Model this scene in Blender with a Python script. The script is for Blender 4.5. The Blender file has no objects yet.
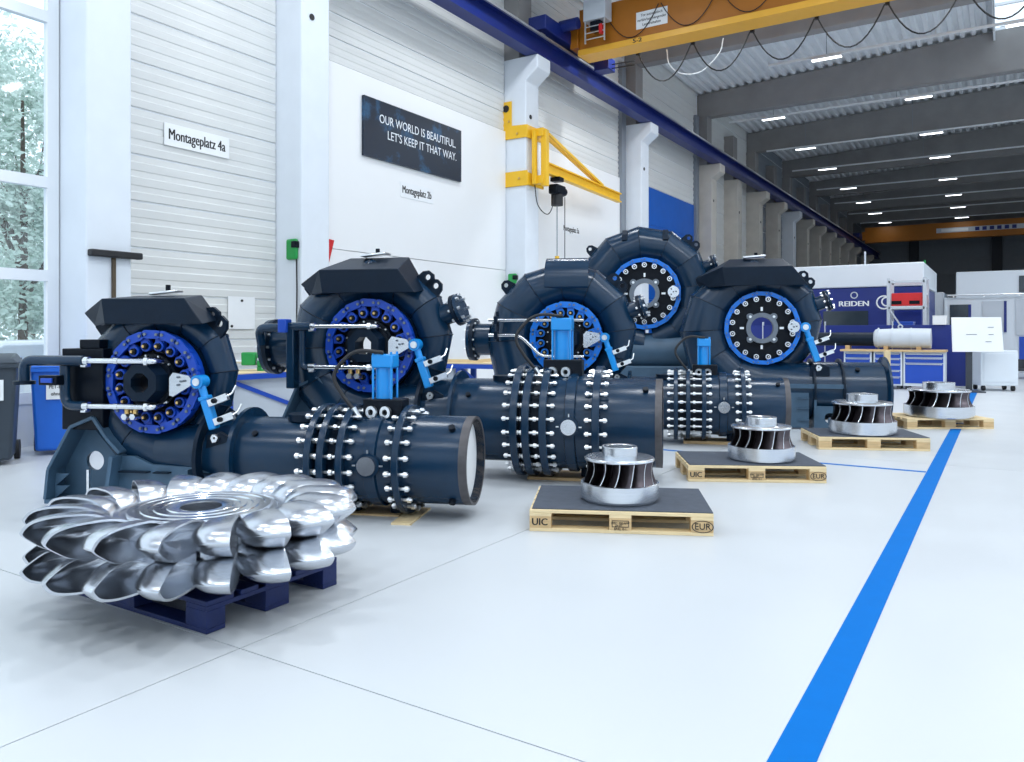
import bpy, bmesh, math, random
from mathutils import Vector, Matrix
random.seed(7)
pi = math.pi
rad = math.radians

# ------------------------------------------------------------------ camera
HEAD = rad(32.3)
CAMH = 1.32
sc = bpy.context.scene
cam_d = bpy.data.cameras.new('camera')
cam_d.sensor_width = 36.0
cam_d.lens = 777.0 * 36.0 / 1024.0
cam_d.shift_y = -48.0 / 1024.0
cam_d.clip_end = 400
cam = bpy.data.objects.new('camera', cam_d)
sc.collection.objects.link(cam)
cam.location = (0, 0, CAMH)
cam.rotation_euler = (rad(90), 0, HEAD)
sc.camera = cam
F2 = Vector((-math.sin(HEAD), math.cos(HEAD)))
R2 = Vector((math.cos(HEAD), math.sin(HEAD)))
def W(xr, z):            # metres right of / ahead of the photographer's stand -> world
    p = R2 * xr + F2 * z
    return (p.x, p.y)

# ------------------------------------------------------------------ world, exposure
world = bpy.data.worlds.new('sky'); sc.world = world
world.use_nodes = True
wn = world.node_tree
bg = wn.nodes['Background']
bg.inputs['Color'].default_value = (0.87, 0.94, 1.0, 1)
bg.inputs['Strength'].default_value = 1.7
vs = sc.view_settings
vs.view_transform = 'Standard'
try: vs.look = 'None'
except Exception: pass
vs.exposure = 0.06
vs.gamma = 1.0
vs.use_curve_mapping = False
sc.cycles.use_denoising = True
sc.cycles.max_bounces = 8
sc.cycles.diffuse_bounces = 4
sc.cycles.glossy_bounces = 4
sc.cycles.transparent_max_bounces = 8
sc.cycles.caustics_reflective = False
sc.cycles.caustics_refractive = False
sc.cycles.sample_clamp_indirect = 6.0
LAMP_W = 120.0

# ------------------------------------------------------------------ materials
M = {}
def mat(name, col, rough=0.5, metal=0.0, var=0.08, scale=6.0, bump=0.0, bscale=60.0, coat=0.0, emit=None, spec=0.5, stretch=None):
    m = bpy.data.materials.new(name); m.use_nodes = True
    nt = m.node_tree; b = nt.nodes['Principled BSDF']
    b.inputs['Roughness'].default_value = rough
    b.inputs['Metallic'].default_value = metal
    b.inputs['Specular IOR Level'].default_value = spec
    if coat: b.inputs['Coat Weight'].default_value = coat; b.inputs['Coat Roughness'].default_value = 0.15
    tc = nt.nodes.new('ShaderNodeTexCoord')
    src = tc.outputs['Object']
    if stretch:
        mp = nt.nodes.new('ShaderNodeMapping'); mp.inputs['Scale'].default_value = stretch
        nt.links.new(src, mp.inputs['Vector']); src = mp.outputs['Vector']
    nz = nt.nodes.new('ShaderNodeTexNoise'); nz.inputs['Scale'].default_value = scale; nz.inputs['Detail'].default_value = 5
    nt.links.new(src, nz.inputs['Vector'])
    mix = nt.nodes.new('ShaderNodeMix'); mix.data_type = 'RGBA'
    c1 = [max(0, c * (1 - var)) for c in col]; c2 = [min(1, c * (1 + var)) for c in col]
    mix.inputs[6].default_value = (*c1, 1); mix.inputs[7].default_value = (*c2, 1)
    nt.links.new(nz.outputs['Fac'], mix.inputs[0])
    nt.links.new(mix.outputs[2], b.inputs['Base Color'])
    if bump:
        n2 = nt.nodes.new('ShaderNodeTexNoise'); n2.inputs['Scale'].default_value = bscale; n2.inputs['Detail'].default_value = 3
        nt.links.new(src, n2.inputs['Vector'])
        bp = nt.nodes.new('ShaderNodeBump'); bp.inputs['Strength'].default_value = bump; bp.inputs['Distance'].default_value = 0.01
        nt.links.new(n2.outputs['Fac'], bp.inputs['Height']); nt.links.new(bp.outputs['Normal'], b.inputs['Normal'])
    if emit:
        b.inputs['Emission Color'].default_value = (*emit[0], 1); b.inputs['Emission Strength'].default_value = emit[1]
    M[name] = m
    return m
mat('navy', (0.0034, 0.025, 0.060), 0.25, 0, 0.3, 4, 0.06, 70, spec=0.42)
mat('navy_dark', (0.002, 0.010, 0.024), 0.38, 0, 0.3, 5, 0.08, 90, spec=0.2)
mat('primer', (0.050, 0.105, 0.17), 0.45, 0, 0.3, 5, 0.05, 60)
mat('black_steel', (0.002, 0.005, 0.011), 0.36, 0, 0.3, 12, spec=0.18)
mat('ring_blue', (0.003, 0.060, 0.46), 0.38, 0, 0.15, 6)
mat('ring_blue_light', (0.003, 0.18, 0.72), 0.36, 0, 0.12, 6)
mat('cyan', (0.003, 0.28, 0.75), 0.32, 0, 0.1, 6, coat=0.3)
mat('chrome', (0.78, 0.80, 0.83), 0.16, 1, 0.1, 15)
mat('zinc', (0.82, 0.84, 0.86), 0.30, 1, 0.15, 30)
mat('machined', (0.70, 0.73, 0.77), 0.24, 1, 0.15, 6, 0.05, 120, stretch=(1, 1, 14))
mat('polished', (0.62, 0.65, 0.70), 0.27, 1, 0.18, 5, 0.10, 22, stretch=(1, 1, 3))
mat('rim_steel', (0.085, 0.080, 0.085), 0.45, 0.4, 0.3, 20)
mat('turned', (0.72, 0.75, 0.80), 0.22, 1, 0.10, 20)
mat('blade_dark', (0.10, 0.085, 0.095), 0.30, 0.8, 0.3, 8)
mat('grey_cast', (0.16, 0.19, 0.23), 0.5, 0.2, 0.2, 20)
mat('brass', (0.75, 0.50, 0.20), 0.3, 1, 0.1, 20)
mat('white_paint', (0.80, 0.83, 0.86), 0.55, 0, 0.02, 2, 0.02, 40)
mat('white_gloss', (0.82, 0.85, 0.88), 0.3, 0, 0.02, 3)
mat('panel_rib', (0.70, 0.71, 0.70), 0.45, 0, 0.06, 0.8, stretch=(1, 1, 6))
mat('panel_white', (0.86, 0.87, 0.88), 0.4, 0, 0.02, 1)
mat('col_white', (0.74, 0.79, 0.85), 0.6, 0, 0.05, 3, 0.05, 40)
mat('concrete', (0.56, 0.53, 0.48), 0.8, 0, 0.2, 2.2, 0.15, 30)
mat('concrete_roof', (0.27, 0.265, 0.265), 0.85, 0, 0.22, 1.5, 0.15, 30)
mat('deck', (0.82, 0.85, 0.88), 0.5, 0.0, 0.08, 2)
mat('joint', (0.16, 0.18, 0.20), 0.8)
mat('line_blue', (0.0, 0.145, 0.50), 0.6, 0, 0.06, 8, spec=0.08)
mat('crane_yellow', (0.78, 0.40, 0.035), 0.4, 0, 0.06, 5)
mat('crane_yellow_shaded', (0.40, 0.135, 0.004), 0.45, 0, 0.08, 4)  # darker copy of the crane yellow, the girder's shade put into the colour
mat('jib_yellow', (0.86, 0.50, 0.02), 0.4, 0, 0.06, 5)
mat('rail_blue', (0.003, 0.016, 0.15), 0.4, 0, 0.15, 3)
mat('rail_steel', (0.55, 0.58, 0.60), 0.35, 0.8, 0.1, 8)
mat('rubber', (0.012, 0.013, 0.016), 0.6, 0, 0.2, 20)
mat('wood', (0.62, 0.43, 0.22), 0.65, 0, 0.3, 7, 0.15, 40, stretch=(1, 9, 9))
mat('wood_pale', (0.80, 0.63, 0.37), 0.65, 0, 0.22, 7, 0.1, 40, stretch=(1, 9, 9))
mat('pallet_blue', (0.004, 0.016, 0.10), 0.55, 0, 0.35, 12, 0.15, 40)
mat('mat_dark', (0.060, 0.074, 0.100), 0.6, 0, 0.35, 14, 0.15, 60)
mat('ink', (0.01, 0.01, 0.012), 0.6)
mat('ink_white', (0.82, 0.86, 0.9), 0.5)
mat('paper', (0.84, 0.86, 0.88), 0.6, 0, 0.02)
mat('bin_grey', (0.028, 0.042, 0.060), 0.45, 0, 0.15, 6, 0.05, 60)
mat('bin_blue', (0.006, 0.13, 0.62), 0.42, 0, 0.1, 6, 0.05, 60)
mat('green', (0.01, 0.30, 0.06), 0.4, 0, 0.1, 8)
mat('red', (0.62, 0.012, 0.016), 0.4, 0, 0.1, 6)
mat('mill_blue', (0.006, 0.022, 0.20), 0.4, 0, 0.1, 2)
mat('drawer_blue', (0.010, 0.07, 0.46), 0.4, 0, 0.08, 4)
mat('mill_white', (0.72, 0.78, 0.84), 0.45, 0, 0.03, 2)
mat('grey_light', (0.55, 0.60, 0.66), 0.45, 0, 0.05, 4)
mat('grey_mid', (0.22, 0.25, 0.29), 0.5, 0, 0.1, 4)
mat('grey_dark', (0.035, 0.042, 0.055), 0.6, 0, 0.2, 3)
mat('glass_dark', (0.03, 0.045, 0.06), 0.12, 0, 0.3, 3)
mat('door_blue', (0.004, 0.11, 0.50), 0.4, 0, 0.1, 3)
mat('bark', (0.10, 0.075, 0.05), 0.9, 0, 0.3, 10, 0.3, 20)
mat('asphalt', (0.45, 0.46, 0.47), 0.9, 0, 0.12, 3)
mat('amber', (0.85, 0.45, 0.02), 0.4)
mat('lamp_on', (0.9, 0.9, 0.9), 0.5, emit=((0.93, 0.97, 1.0), 5.0))

# leaf material: greens paled, overexposed haze put into the colour
def leaf_mat():
    m = mat('leaf', (0.56, 0.70, 0.62), 0.6, 0, 0.45, 0.9)
    return m
leaf_mat()
def floor_mat():
    m = mat('floor_paint', (0.58, 0.607, 0.632), 0.30, 0, 0.035, 0.55, 0.012, 10, spec=0.4)
    nt = m.node_tree; b = nt.nodes['Principled BSDF']
    tc = nt.nodes.new('ShaderNodeTexCoord')
    n = nt.nodes.new('ShaderNodeTexNoise'); n.inputs['Scale'].default_value = 1.6; n.inputs['Detail'].default_value = 8
    nt.links.new(tc.outputs['Object'], n.inputs['Vector'])
    mr = nt.nodes.new('ShaderNodeMapRange'); mr.inputs['To Min'].default_value = 0.22; mr.inputs['To Max'].default_value = 0.48
    nt.links.new(n.outputs['Fac'], mr.inputs['Value']); nt.links.new(mr.outputs['Result'], b.inputs['Roughness'])
floor_mat()
def poster_mat():
    m = bpy.data.materials.new('poster'); m.use_nodes = True; nt = m.node_tree; b = nt.nodes['Principled BSDF']
    tc = nt.nodes.new('ShaderNodeTexCoord')
    n = nt.nodes.new('ShaderNodeTexNoise'); n.inputs['Scale'].default_value = 2.2; n.inputs['Detail'].default_value = 9; n.inputs['Roughness'].default_value = 0.65
    nt.links.new(tc.outputs['Object'], n.inputs['Vector'])
    cr = nt.nodes.new('ShaderNodeValToRGB')
    cr.color_ramp.elements[0].position = 0.54; cr.color_ramp.elements[0].color = (0.006, 0.016, 0.035, 1)
    cr.color_ramp.elements[1].position = 0.86; cr.color_ramp.elements[1].color = (0.04, 0.20, 0.42, 1)
    nt.links.new(n.outputs['Fac'], cr.inputs['Fac']); nt.links.new(cr.outputs['Color'], b.inputs['Base Color'])
    b.inputs['Roughness'].default_value = 0.35
    M['poster'] = m
poster_mat()
def glass_mat():
    m = bpy.data.materials.new('pane_glass'); m.use_nodes = True; nt = m.node_tree
    for n in list(nt.nodes):
        if n.type == 'BSDF_PRINCIPLED': nt.nodes.remove(n)
    out = nt.nodes['Material Output']
    t = nt.nodes.new('ShaderNodeBsdfTransparent'); t.inputs['Color'].default_value = (0.93, 0.97, 1.0, 1)
    g = nt.nodes.new('ShaderNodeBsdfGlossy'); g.inputs['Roughness'].default_value = 0.03
    mx = nt.nodes.new('ShaderNodeMixShader'); mx.inputs[0].default_value = 0.06
    nt.links.new(t.outputs[0], mx.inputs[1]); nt.links.new(g.outputs[0], mx.inputs[2]); nt.links.new(mx.outputs[0], out.inputs['Surface'])
    M['pane_glass'] = m
glass_mat()

# ------------------------------------------------------------------ geometry helpers
col = sc.collection
class MB:
    def __init__(s): s.v = []; s.f = []
    def add(s, vs_, fs):
        o = len(s.v); s.v += [tuple(v) for v in vs_]; s.f += [tuple(i + o for i in f) for f in fs]; return s
    def box(s, x0, x1, y0, y1, z0, z1):
        return s.add([(x0,y0,z0),(x1,y0,z0),(x1,y1,z0),(x0,y1,z0),(x0,y0,z1),(x1,y0,z1),(x1,y1,z1),(x0,y1,z1)],
                     [(0,3,2,1),(4,5,6,7),(0,1,5,4),(1,2,6,5),(2,3,7,6),(3,0,4,7)])
    def bar(s, p0, p1, w, h, up=(0,0,1)):       # rectangular bar from p0 to p1
        p0 = Vector(p0); p1 = Vector(p1); d = (p1 - p0).normalized(); u = Vector(up)
        a = d.cross(u)
        if a.length < 1e-4: a = d.cross(Vector((1,0,0)))
        a.normalize(); b = a.cross(d).normalized()
        vs_ = []
        for p in (p0, p1):
            for i, j in ((-1,-1),(1,-1),(1,1),(-1,1)): vs_.append(p + a*(i*w/2) + b*(j*h/2))
        return s.add(vs_, [(0,1,2,3),(4,7,6,5),(0,4,5,1),(1,5,6,2),(2,6,7,3),(3,7,4,0)])
    def cyl(s, p0, p1, r0, r1=None, n=16, caps=True, ph=0.0):
        if r1 is None: r1 = r0
        p0 = Vector(p0); p1 = Vector(p1); d = (p1 - p0).normalized()
        a = d.cross(Vector((0,0,1)))
        if a.length < 1e-4: a = Vector((1,0,0))
        a.normalize(); b = d.cross(a)
        vs_ = []
        for p, r in ((p0, r0), (p1, r1)):
            for i in range(n):
                t = 2*pi*i/n + ph; vs_.append(p + a*(r*math.cos(t)) + b*(r*math.sin(t)))
        fs = [(i, (i+1) % n, n + (i+1) % n, n + i) for i in range(n)]
        if caps: fs += [tuple(range(n-1, -1, -1)), tuple(range(n, 2*n))]
        return s.add(vs_, fs)
    def lathe(s, prof, org=(0,0,0), axis=(0,0,1), n=32, closed=True, ph=0.0):
        d = Vector(axis).normalized(); org = Vector(org)
        a = d.cross(Vector((0,0,1)))
        if a.length < 1e-4: a = Vector((1,0,0))
        a.normalize(); b = d.cross(a)
        k = len(prof); vs_ = []
        for i in range(n):
            t = 2*pi*i/n + ph; e = a*math.cos(t) + b*math.sin(t)
            for r, h in prof: vs_.append(org + e*r + d*h)
        fs = []
        for i in range(n):
            j = (i+1) % n
            for q in range(k if closed else k-1):
                q2 = (q+1) % k
                fs.append((i*k+q, j*k+q, j*k+q2, i*k+q2))
        return s.add(vs_, fs)
    def tube(s, path, r, n=10, caps=True):
        P = [Vector(p) for p in path]; vs_ = []; prev = None
        for i, p in enumerate(P):
            d = (P[min(i+1, len(P)-1)] - P[max(i-1, 0)]).normalized()
            if prev is None:
                a = d.cross(Vector((0,0,1)))
                if a.length < 1e-3: a = d.cross(Vector((0,1,0)))
            else:
                a = prev - d * prev.dot(d)
            a.normalize(); prev = a; b = d.cross(a)
            for k in range(n):
                t = 2*pi*k/n; vs_.append(p + a*(r*math.cos(t)) + b*(r*math.sin(t)))
        fs = []
        for i in range(len(P)-1):
            for k in range(n):
                fs.append((i*n+k, i*n+(k+1) % n, (i+1)*n+(k+1) % n, (i+1)*n+k))
        if caps: fs += [tuple(range(n-1,-1,-1)), tuple(range((len(P)-1)*n, len(P)*n))]
        return s.add(vs_, fs)
    def prism(s, poly, d0, d1, plane='xz'):
        def mk(a, b, d): return {'xz': (a, d, b), 'xy': (a, b, d), 'yz': (d, a, b)}[plane]
        n = len(poly)
        vs_ = [mk(a, b, d0) for a, b in poly] + [mk(a, b, d1) for a, b in poly]
        fs = [tuple(range(n)), tuple(range(2*n-1, n-1, -1))] + [(i, n+i, n+(i+1) % n, (i+1) % n) for i in range(n)]
        return s.add(vs_, fs)
    def holed(s, poly, c, r, d0, d1, plane='xz', n=28):   # plate with a round hole
        def mk(a, b, d): return {'xz': (a, d, b), 'xy': (a, b, d), 'yz': (d, a, b)}[plane]
        cx, cy = c; angs = [2*pi*i/n for i in range(n)] + [math.atan2(y-cy, x-cx) % (2*pi) for x, y in poly]
        angs = sorted(set(round(a, 5) for a in angs)); outer = []
        for a in angs:
            dx, dy = math.cos(a), math.sin(a); best = None
            for i in range(len(poly)):
                x1, y1 = poly[i]; x2, y2 = poly[(i+1) % len(poly)]
                ex, ey = x2-x1, y2-y1; den = dx*ey - dy*ex
                if abs(den) < 1e-9: continue
                t = ((x1-cx)*ey - (y1-cy)*ex)/den; u = ((x1-cx)*dy - (y1-cy)*dx)/den
                if t > 0 and -1e-4 <= u <= 1+1e-4 and (best is None or t < best): best = t
            outer.append((cx+dx*best, cy+dy*best))
        m = len(angs); vs_ = []
        for d in (d0, d1):
            vs_ += [mk(x, y, d) for x, y in outer] + [mk(cx+r*math.cos(a), cy+r*math.sin(a), d) for a in angs]
        fs = []
        for i in range(m):
            j = (i+1) % m
            fs += [(i, j, m+j, m+i), (2*m+i, 3*m+i, 3*m+j, 2*m+j), (i, 2*m+i, 2*m+j, j), (m+i, m+j, 3*m+j, 3*m+i)]
        return s.add(vs_, fs)
    def mesh(s, name, m, smooth=True, ang=32):
        me = bpy.data.meshes.new(name); me.from_pydata(s.v, [], s.f)
        bm = bmesh.new(); bm.from_mesh(me); bmesh.ops.recalc_face_normals(bm, faces=bm.faces); bm.to_mesh(me); bm.free()
        if smooth:
            me.shade_smooth(); me.set_sharp_from_angle(angle=rad(ang))
        if m: me.materials.append(M[m])
        return me
    def build(s, name, m, parent=None, smooth=True, ang=32, bevel=0.0, loc=None):
        o = bpy.data.objects.new(name, s.mesh(name, m, smooth, ang)); col.objects.link(o)
        if parent: o.parent = parent
        if loc: o.location = loc
        if bevel:
            b = o.modifiers.new('bevel', 'BEVEL'); b.width = bevel; b.segments = 2; b.limit_method = 'ANGLE'; b.angle_limit = rad(40)
        return o
def inst(name, me, parent=None, loc=(0,0,0), rot=(0,0,0), scale=(1,1,1)):
    o = bpy.data.objects.new(name, me); col.objects.link(o)
    o.location = loc; o.rotation_euler = rot; o.scale = scale
    if parent: o.parent = parent
    return o
def tag(o, label=None, cat=None, group=None, kind=None):
    if label: o['label'] = label
    if cat: o['category'] = cat
    if group: o['group'] = group
    if kind: o['kind'] = kind
    return o
def thing(name, label, cat, loc=(0,0,0), rz=0.0, group=None):
    o = bpy.data.objects.new(name, None); col.objects.link(o)
    o.location = loc; o.rotation_euler = (0,0,rz); o.empty_display_size = 0.1
    return tag(o, label, cat, group)
def struct(o, label=None):
    o['kind'] = 'structure'
    if label: o['label'] = label
    return o
def copy_tree(o, parent=None):
    c = o.copy(); col.objects.link(c); c.parent = parent
    for ch in list(o.children): copy_tree(ch, c)
    return c
def text(name, body, size, mtx, m, parent=None, sx=1.0, bold=0.0, align='CENTER', ext=0.002):
    cu = bpy.data.curves.new(name, 'FONT'); cu.body = body; cu.size = size; cu.align_x = align; cu.align_y = 'CENTER'
    cu.extrude = ext; cu.resolution_u = 3
    t = bpy.data.objects.new('tmp', cu); col.objects.link(t)
    bpy.context.view_layer.update()
    me = bpy.data.meshes.new_from_object(t)
    bpy.data.objects.remove(t); me.materials.clear(); me.materials.append(M[m])
    if bold:                                   # heavier strokes: the letters repeated a hair apart
        bm = bmesh.new(); bm.from_mesh(me)
        for dx in (-bold, bold):
            g = bmesh.ops.duplicate(bm, geom=bm.verts[:]+bm.edges[:]+bm.faces[:]) if dx < 0 else {'geom': bm.verts[:]}
            vv = [v for v in g['geom'] if isinstance(v, bmesh.types.BMVert)]
            if dx < 0: bmesh.ops.translate(bm, verts=vv, vec=(dx*2, 0, dx*.1))
        bm.to_mesh(me); bm.free()
    me.transform(mtx @ Matrix.Diagonal((sx, 1, 1, 1)))
    o = bpy.data.objects.new(name, me); col.objects.link(o)
    if parent: o.parent = parent
    return o
def curve_pts(ctl, n=6):
    P_ = [Vector(p) for p in ctl]; P_ = [P_[0]*2-P_[1]] + P_ + [P_[-1]*2-P_[-2]]; out = []
    for i in range(1, len(P_)-2):
        p0, p1, p2, p3 = P_[i-1:i+3]
        for k in range(n):
            t = k/n; out.append(.5*((2*p1) + (p2-p0)*t + (2*p0-5*p1+4*p2-p3)*t*t + (3*p1-p0-3*p2+p3)*t**3))
    return out + [P_[-2]]
# text frames: facing -Y (reads along +x), facing +X (reads along +y)
def face_my(x, y, z): return Matrix.Translation((x, y, z)) @ Matrix.Rotation(rad(90), 4, 'X')
def face_px(x, y, z): return Matrix.Translation((x, y, z)) @ Matrix.Rotation(rad(90), 4, 'Z') @ Matrix.Rotation(rad(90), 4, 'X')

# ================================================================== STRUCTURE
WX = -9.52          # inner face of the left wall
COLX = -9.03        # front face of columns
RX = 12.0          # right wall
Y0, Y1 = -9.0, 72.0
# floor: sub-base with slabs as pieces
fl = MB().box(-9.9, RX+.3, Y0-.3, Y1+.3, -0.30, -0.012).build('floor', 'joint')
struct(fl, 'white painted concrete hall floor with thin slab joints')
xs = [-9.9, -2.70, 4.5, RX+.3]; ys = [Y0-.3, -4.6, 2.14, 8.88, 15.62, 29.1, 42.6, 56.1, Y1+.3]
for i in range(len(xs)-1):
    for j in range(len(ys)-1):
        g = 0.003
        MB().box(xs[i]+g, xs[i+1]-g, ys[j]+g, ys[j+1]-g, -0.012, 0.0).build('floor_slab', 'floor_paint', fl, smooth=False)

# --- left wall: backing plus cladding pieces
wl = MB()
wl.box(WX-.35, WX-.10, 5.0, Y1, 0, 10.6).box(WX-.35, WX-.10, Y0, 5.0, 0, 0.50).box(WX-.35, WX-.10, Y0, 5.0, 8.6, 10.6)
wall_left = wl.build('wall_left', 'white_paint', smooth=False)
struct(wall_left, 'left hall wall clad in ribbed and smooth white panels')
def rib_panel(y0, y1, z0, h=0.61, m='panel_rib'):
    # horizontal cladding panel with three shallow trapezoid ribs, extruded along y
    prof = [(0, 0.012)]
    n = 3; s_ = (h-0.024)/n
    for k in range(n):
        zb = 0.012 + k*s_
        prof += [(0.024, zb+0.006), (0.030, zb+s_*.52), (0.016, zb+s_*.60), (0.016, zb+s_*.97)]
    prof += [(0, h-0.012)]
    poly = [(WX-.10+a, z0+b) for a, b in prof] + [(WX-.12, z0+h-.012), (WX-.12, z0+.012)]
    MB().prism(poly, y0, y1, 'xz').build('cladding_panel', m, wall_left, smooth=False)
def smooth_panel(y0, y1, z0, z1, m='panel_white', t=0.07):
    MB().box(WX-.11, WX-.10+t, y0+.006, y1-.006, z0+.006, z1-.006).build('smooth_panel', m, wall_left, smooth=False)
P = 6.57
cols_y = [8.29 + P*k for k in range(10)]
# bay B ribbed all the way
z = 0.0
while z < 10.0: rib_panel(5.58, 8.27, z); z += .61
# bay C
smooth_panel(8.89, 14.84, 0.0, 2.74); smooth_panel(8.89, 14.84, 2.74, 5.90)
z = 5.91
while z < 10.3: rib_panel(8.89, 14.84, z, .42); z += .42
# bay D
smooth_panel(15.46, 21.40, 0, 2.74); smooth_panel(15.46, 21.40, 2.74, 5.9)
z = 5.91
while z < 10.3: rib_panel(15.46, 21.40, z, .45); z += .45
# bay E blue gate below
for k in range(5): smooth_panel(22.03, 27.9, k*1.2, (k+1)*1.2, 'door_blue', .04)
z = 6.01
while z < 10.3: rib_panel(22.03, 27.9, z, .6); z += .6
# far bays
for k in range(3, 10):
    ya, yb = cols_y[k]+.6, cols_y[k]+P-.02
    if yb > Y1: yb = Y1
    z = 0
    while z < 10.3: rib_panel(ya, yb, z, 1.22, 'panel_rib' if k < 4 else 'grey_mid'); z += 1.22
# --- other walls
wr = MB().box(RX, RX+.3, Y0, 26, 0, 3.9).box(RX, RX+.3, Y0, Y1, 7.2, 10.6).box(RX, RX+.3, 26, Y1, 3.9, 7.2).box(RX, RX+.3, 26, Y1, 0, .9).box(RX, RX+.3, 52, Y1, .9, 3.9)
struct(wr.build('wall_right', 'white_paint', smooth=False), 'right hall wall below and above the window band')
wb = MB().box(WX-.35, RX+.3, Y1, Y1+.3, 0, 10.8)
wall_back = struct(wb.build('wall_back', 'grey_mid', smooth=False), 'dark grey far end wall of the hall')
for k in range(9):
    MB().box(WX, RX, Y1-.05, Y1, k*1.2+.02, k*1.2+1.18).build('cladding_panel', 'grey_mid', wall_back, smooth=False)
for x in (-6.2, -0.4, 5.4):
    MB().box(x-.35, x+.35, Y1-.5, Y1-.05, 0, 10.4).build('wall_post', 'grey_dark', wall_back, smooth=False)
wf = MB().box(WX-.35, RX+.3, Y0-.3, Y0, 0, 3.3).box(WX-.35, RX+.3, Y0-.3, Y0, 7.4, 10.8)
struct(wf.build('wall_front', 'white_paint', smooth=False), 'hall end wall behind the photographer')

# windows with frames and panes
def window(name, axis, fixed, a0, a1, z0, z1, hz, va, t=0.09, fw=0.10, label=None):
    root = bpy.data.objects.new(name, None); col.objects.link(root); struct(root, label)
    f = MB(); h = t/2
    def bx(a, b, c, d):
        if axis == 'y': f.box(fixed-h, fixed+h, a, b, c, d)
        else: f.box(a, b, fixed-h, fixed+h, c, d)
    def one(nm, a, b, c, d, hh, m):
        q = MB()
        if axis == 'y': q.box(fixed-hh, fixed+hh, a, b, c, d)
        else: q.box(a, b, fixed-hh, fixed+hh, c, d)
        q.build(nm, m, root, smooth=False)
    vs_ = [a0] + va + [a1]; hs = [z0] + hz + [z1]
    for a in vs_: one('mullion', a-fw/2, a+fw/2, z0-fw/2, z1+fw/2, h, 'white_gloss')
    for c in hs:
        for i in range(len(vs_)-1): one('transom', vs_[i]+fw/2, vs_[i+1]-fw/2, c-fw/2, c+fw/2, h, 'white_gloss')
    for i in range(len(vs_)-1):
        for j in range(len(hs)-1):
            one('pane', vs_[i]+fw/2-.01, vs_[i+1]-fw/2+.01, hs[j]+fw/2-.01, hs[j+1]-fw/2+.01, .006, 'pane_glass')
    return root
window('window_1', 'y', WX-.12, 0.6, 4.92, .56, 8.55, [2.00, 3.11, 5.08, 7.0], [2.75], fw=.13, label='tall white framed window looking out on trees')
window('window_2', 'y', WX-.12, -8.6, .45, .56, 8.55, [2.0, 3.11, 5.08, 7.0], [-6.3, -4.0, -1.75], fw=.13, label='unseen row of tall white framed windows added for daylight')  # out of view, added to let in light
window('window_3', 'y', RX+.15, Y0+.3, 25.7, 3.95, 7.15, [5.5], [-5.5, -2, 1.5, 5, 8.5, 12, 15.5, 19, 22.5], fw=.13, label='unseen long window band added in the right wall for daylight')  # unseen band, invented and kept high so daylight falls from above
window('window_20', 'y', RX+.15, 26.3, 51.7, .95, 3.85, [], [30, 34, 38, 42, 46], fw=.13, label='unseen low window band added to light machines and columns')  # unseen, put in low to light the columns while the ceiling stays dark
window('window_4', 'x', Y0-.15, WX+.2, RX-.2, 3.4, 7.35, [5.2], [-6.5, -3.4, -.3, 2.8, 5.9, 9.0], fw=.13, label='unseen glazed hall front behind the photographer, added for daylight')  # unseen glazing added as a daylight source behind the camera

# --- columns
def column(y, m, w=.58, corbel=True, m_shaded='concrete_roof', upper=True):
    nm = 'column'
    root = bpy.data.objects.new(nm, None); col.objects.link(root); struct(root)
    if corbel:
        poly = [(WX-.1, 0), (COLX, 0), (COLX, 6.98), (-8.72, 7.22), (-8.72, 7.52), (WX-.1, 7.52)]
    else:
        poly = [(WX-.1, 0), (COLX, 0), (COLX, 7.52), (WX-.1, 7.52)]
    MB().prism(poly, y, y+w, 'xz').build('shaft', m, root, smooth=False, bevel=.025)
    if upper: MB().box(WX-.1, WX+.30, y+.02, y+w-.02, 7.52, 9.3).build('upper_shaft', m_shaded, root, smooth=False)  # upper shafts lie in shadow; the darker concrete paints that shade
    MB().cyl((COLX-.02, y+w*.35, 6.2), (COLX+.012, y+w*.35, 6.2), .05, n=14).build('anchor_hole', 'ink', root)
    return root
column(5.0, 'col_white', .56, False)['label'] = 'white column beside the tall window'
lab = ['white column carrying the green box', 'white column carrying the yellow jib crane', 'white column behind the jib crane tip',
       'raw concrete column beside the blue gate']
for k, y in enumerate(cols_y):
    column(y, 'col_white' if k < 3 or k == 5 else 'concrete')['label'] = lab[k] if k < 4 else 'concrete crane column further down the hall'
column(31.3, 'concrete', .58, False)['label'] = 'plain concrete column without corbel'
for y in (37.9, 44.4, 51.0, 57.6): column(y, 'concrete')['label'] = 'concrete crane column further down the hall'
# dark vertical trim between bays
for i, y in enumerate((21.37, 27.94)):
    struct(MB().box(WX-.1, WX+.04, y-.32, y-.03, 0, 9.3).build('trim_%d' % (i+1), 'grey_mid', smooth=False), 'grey steel post at the bay edge')

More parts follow.
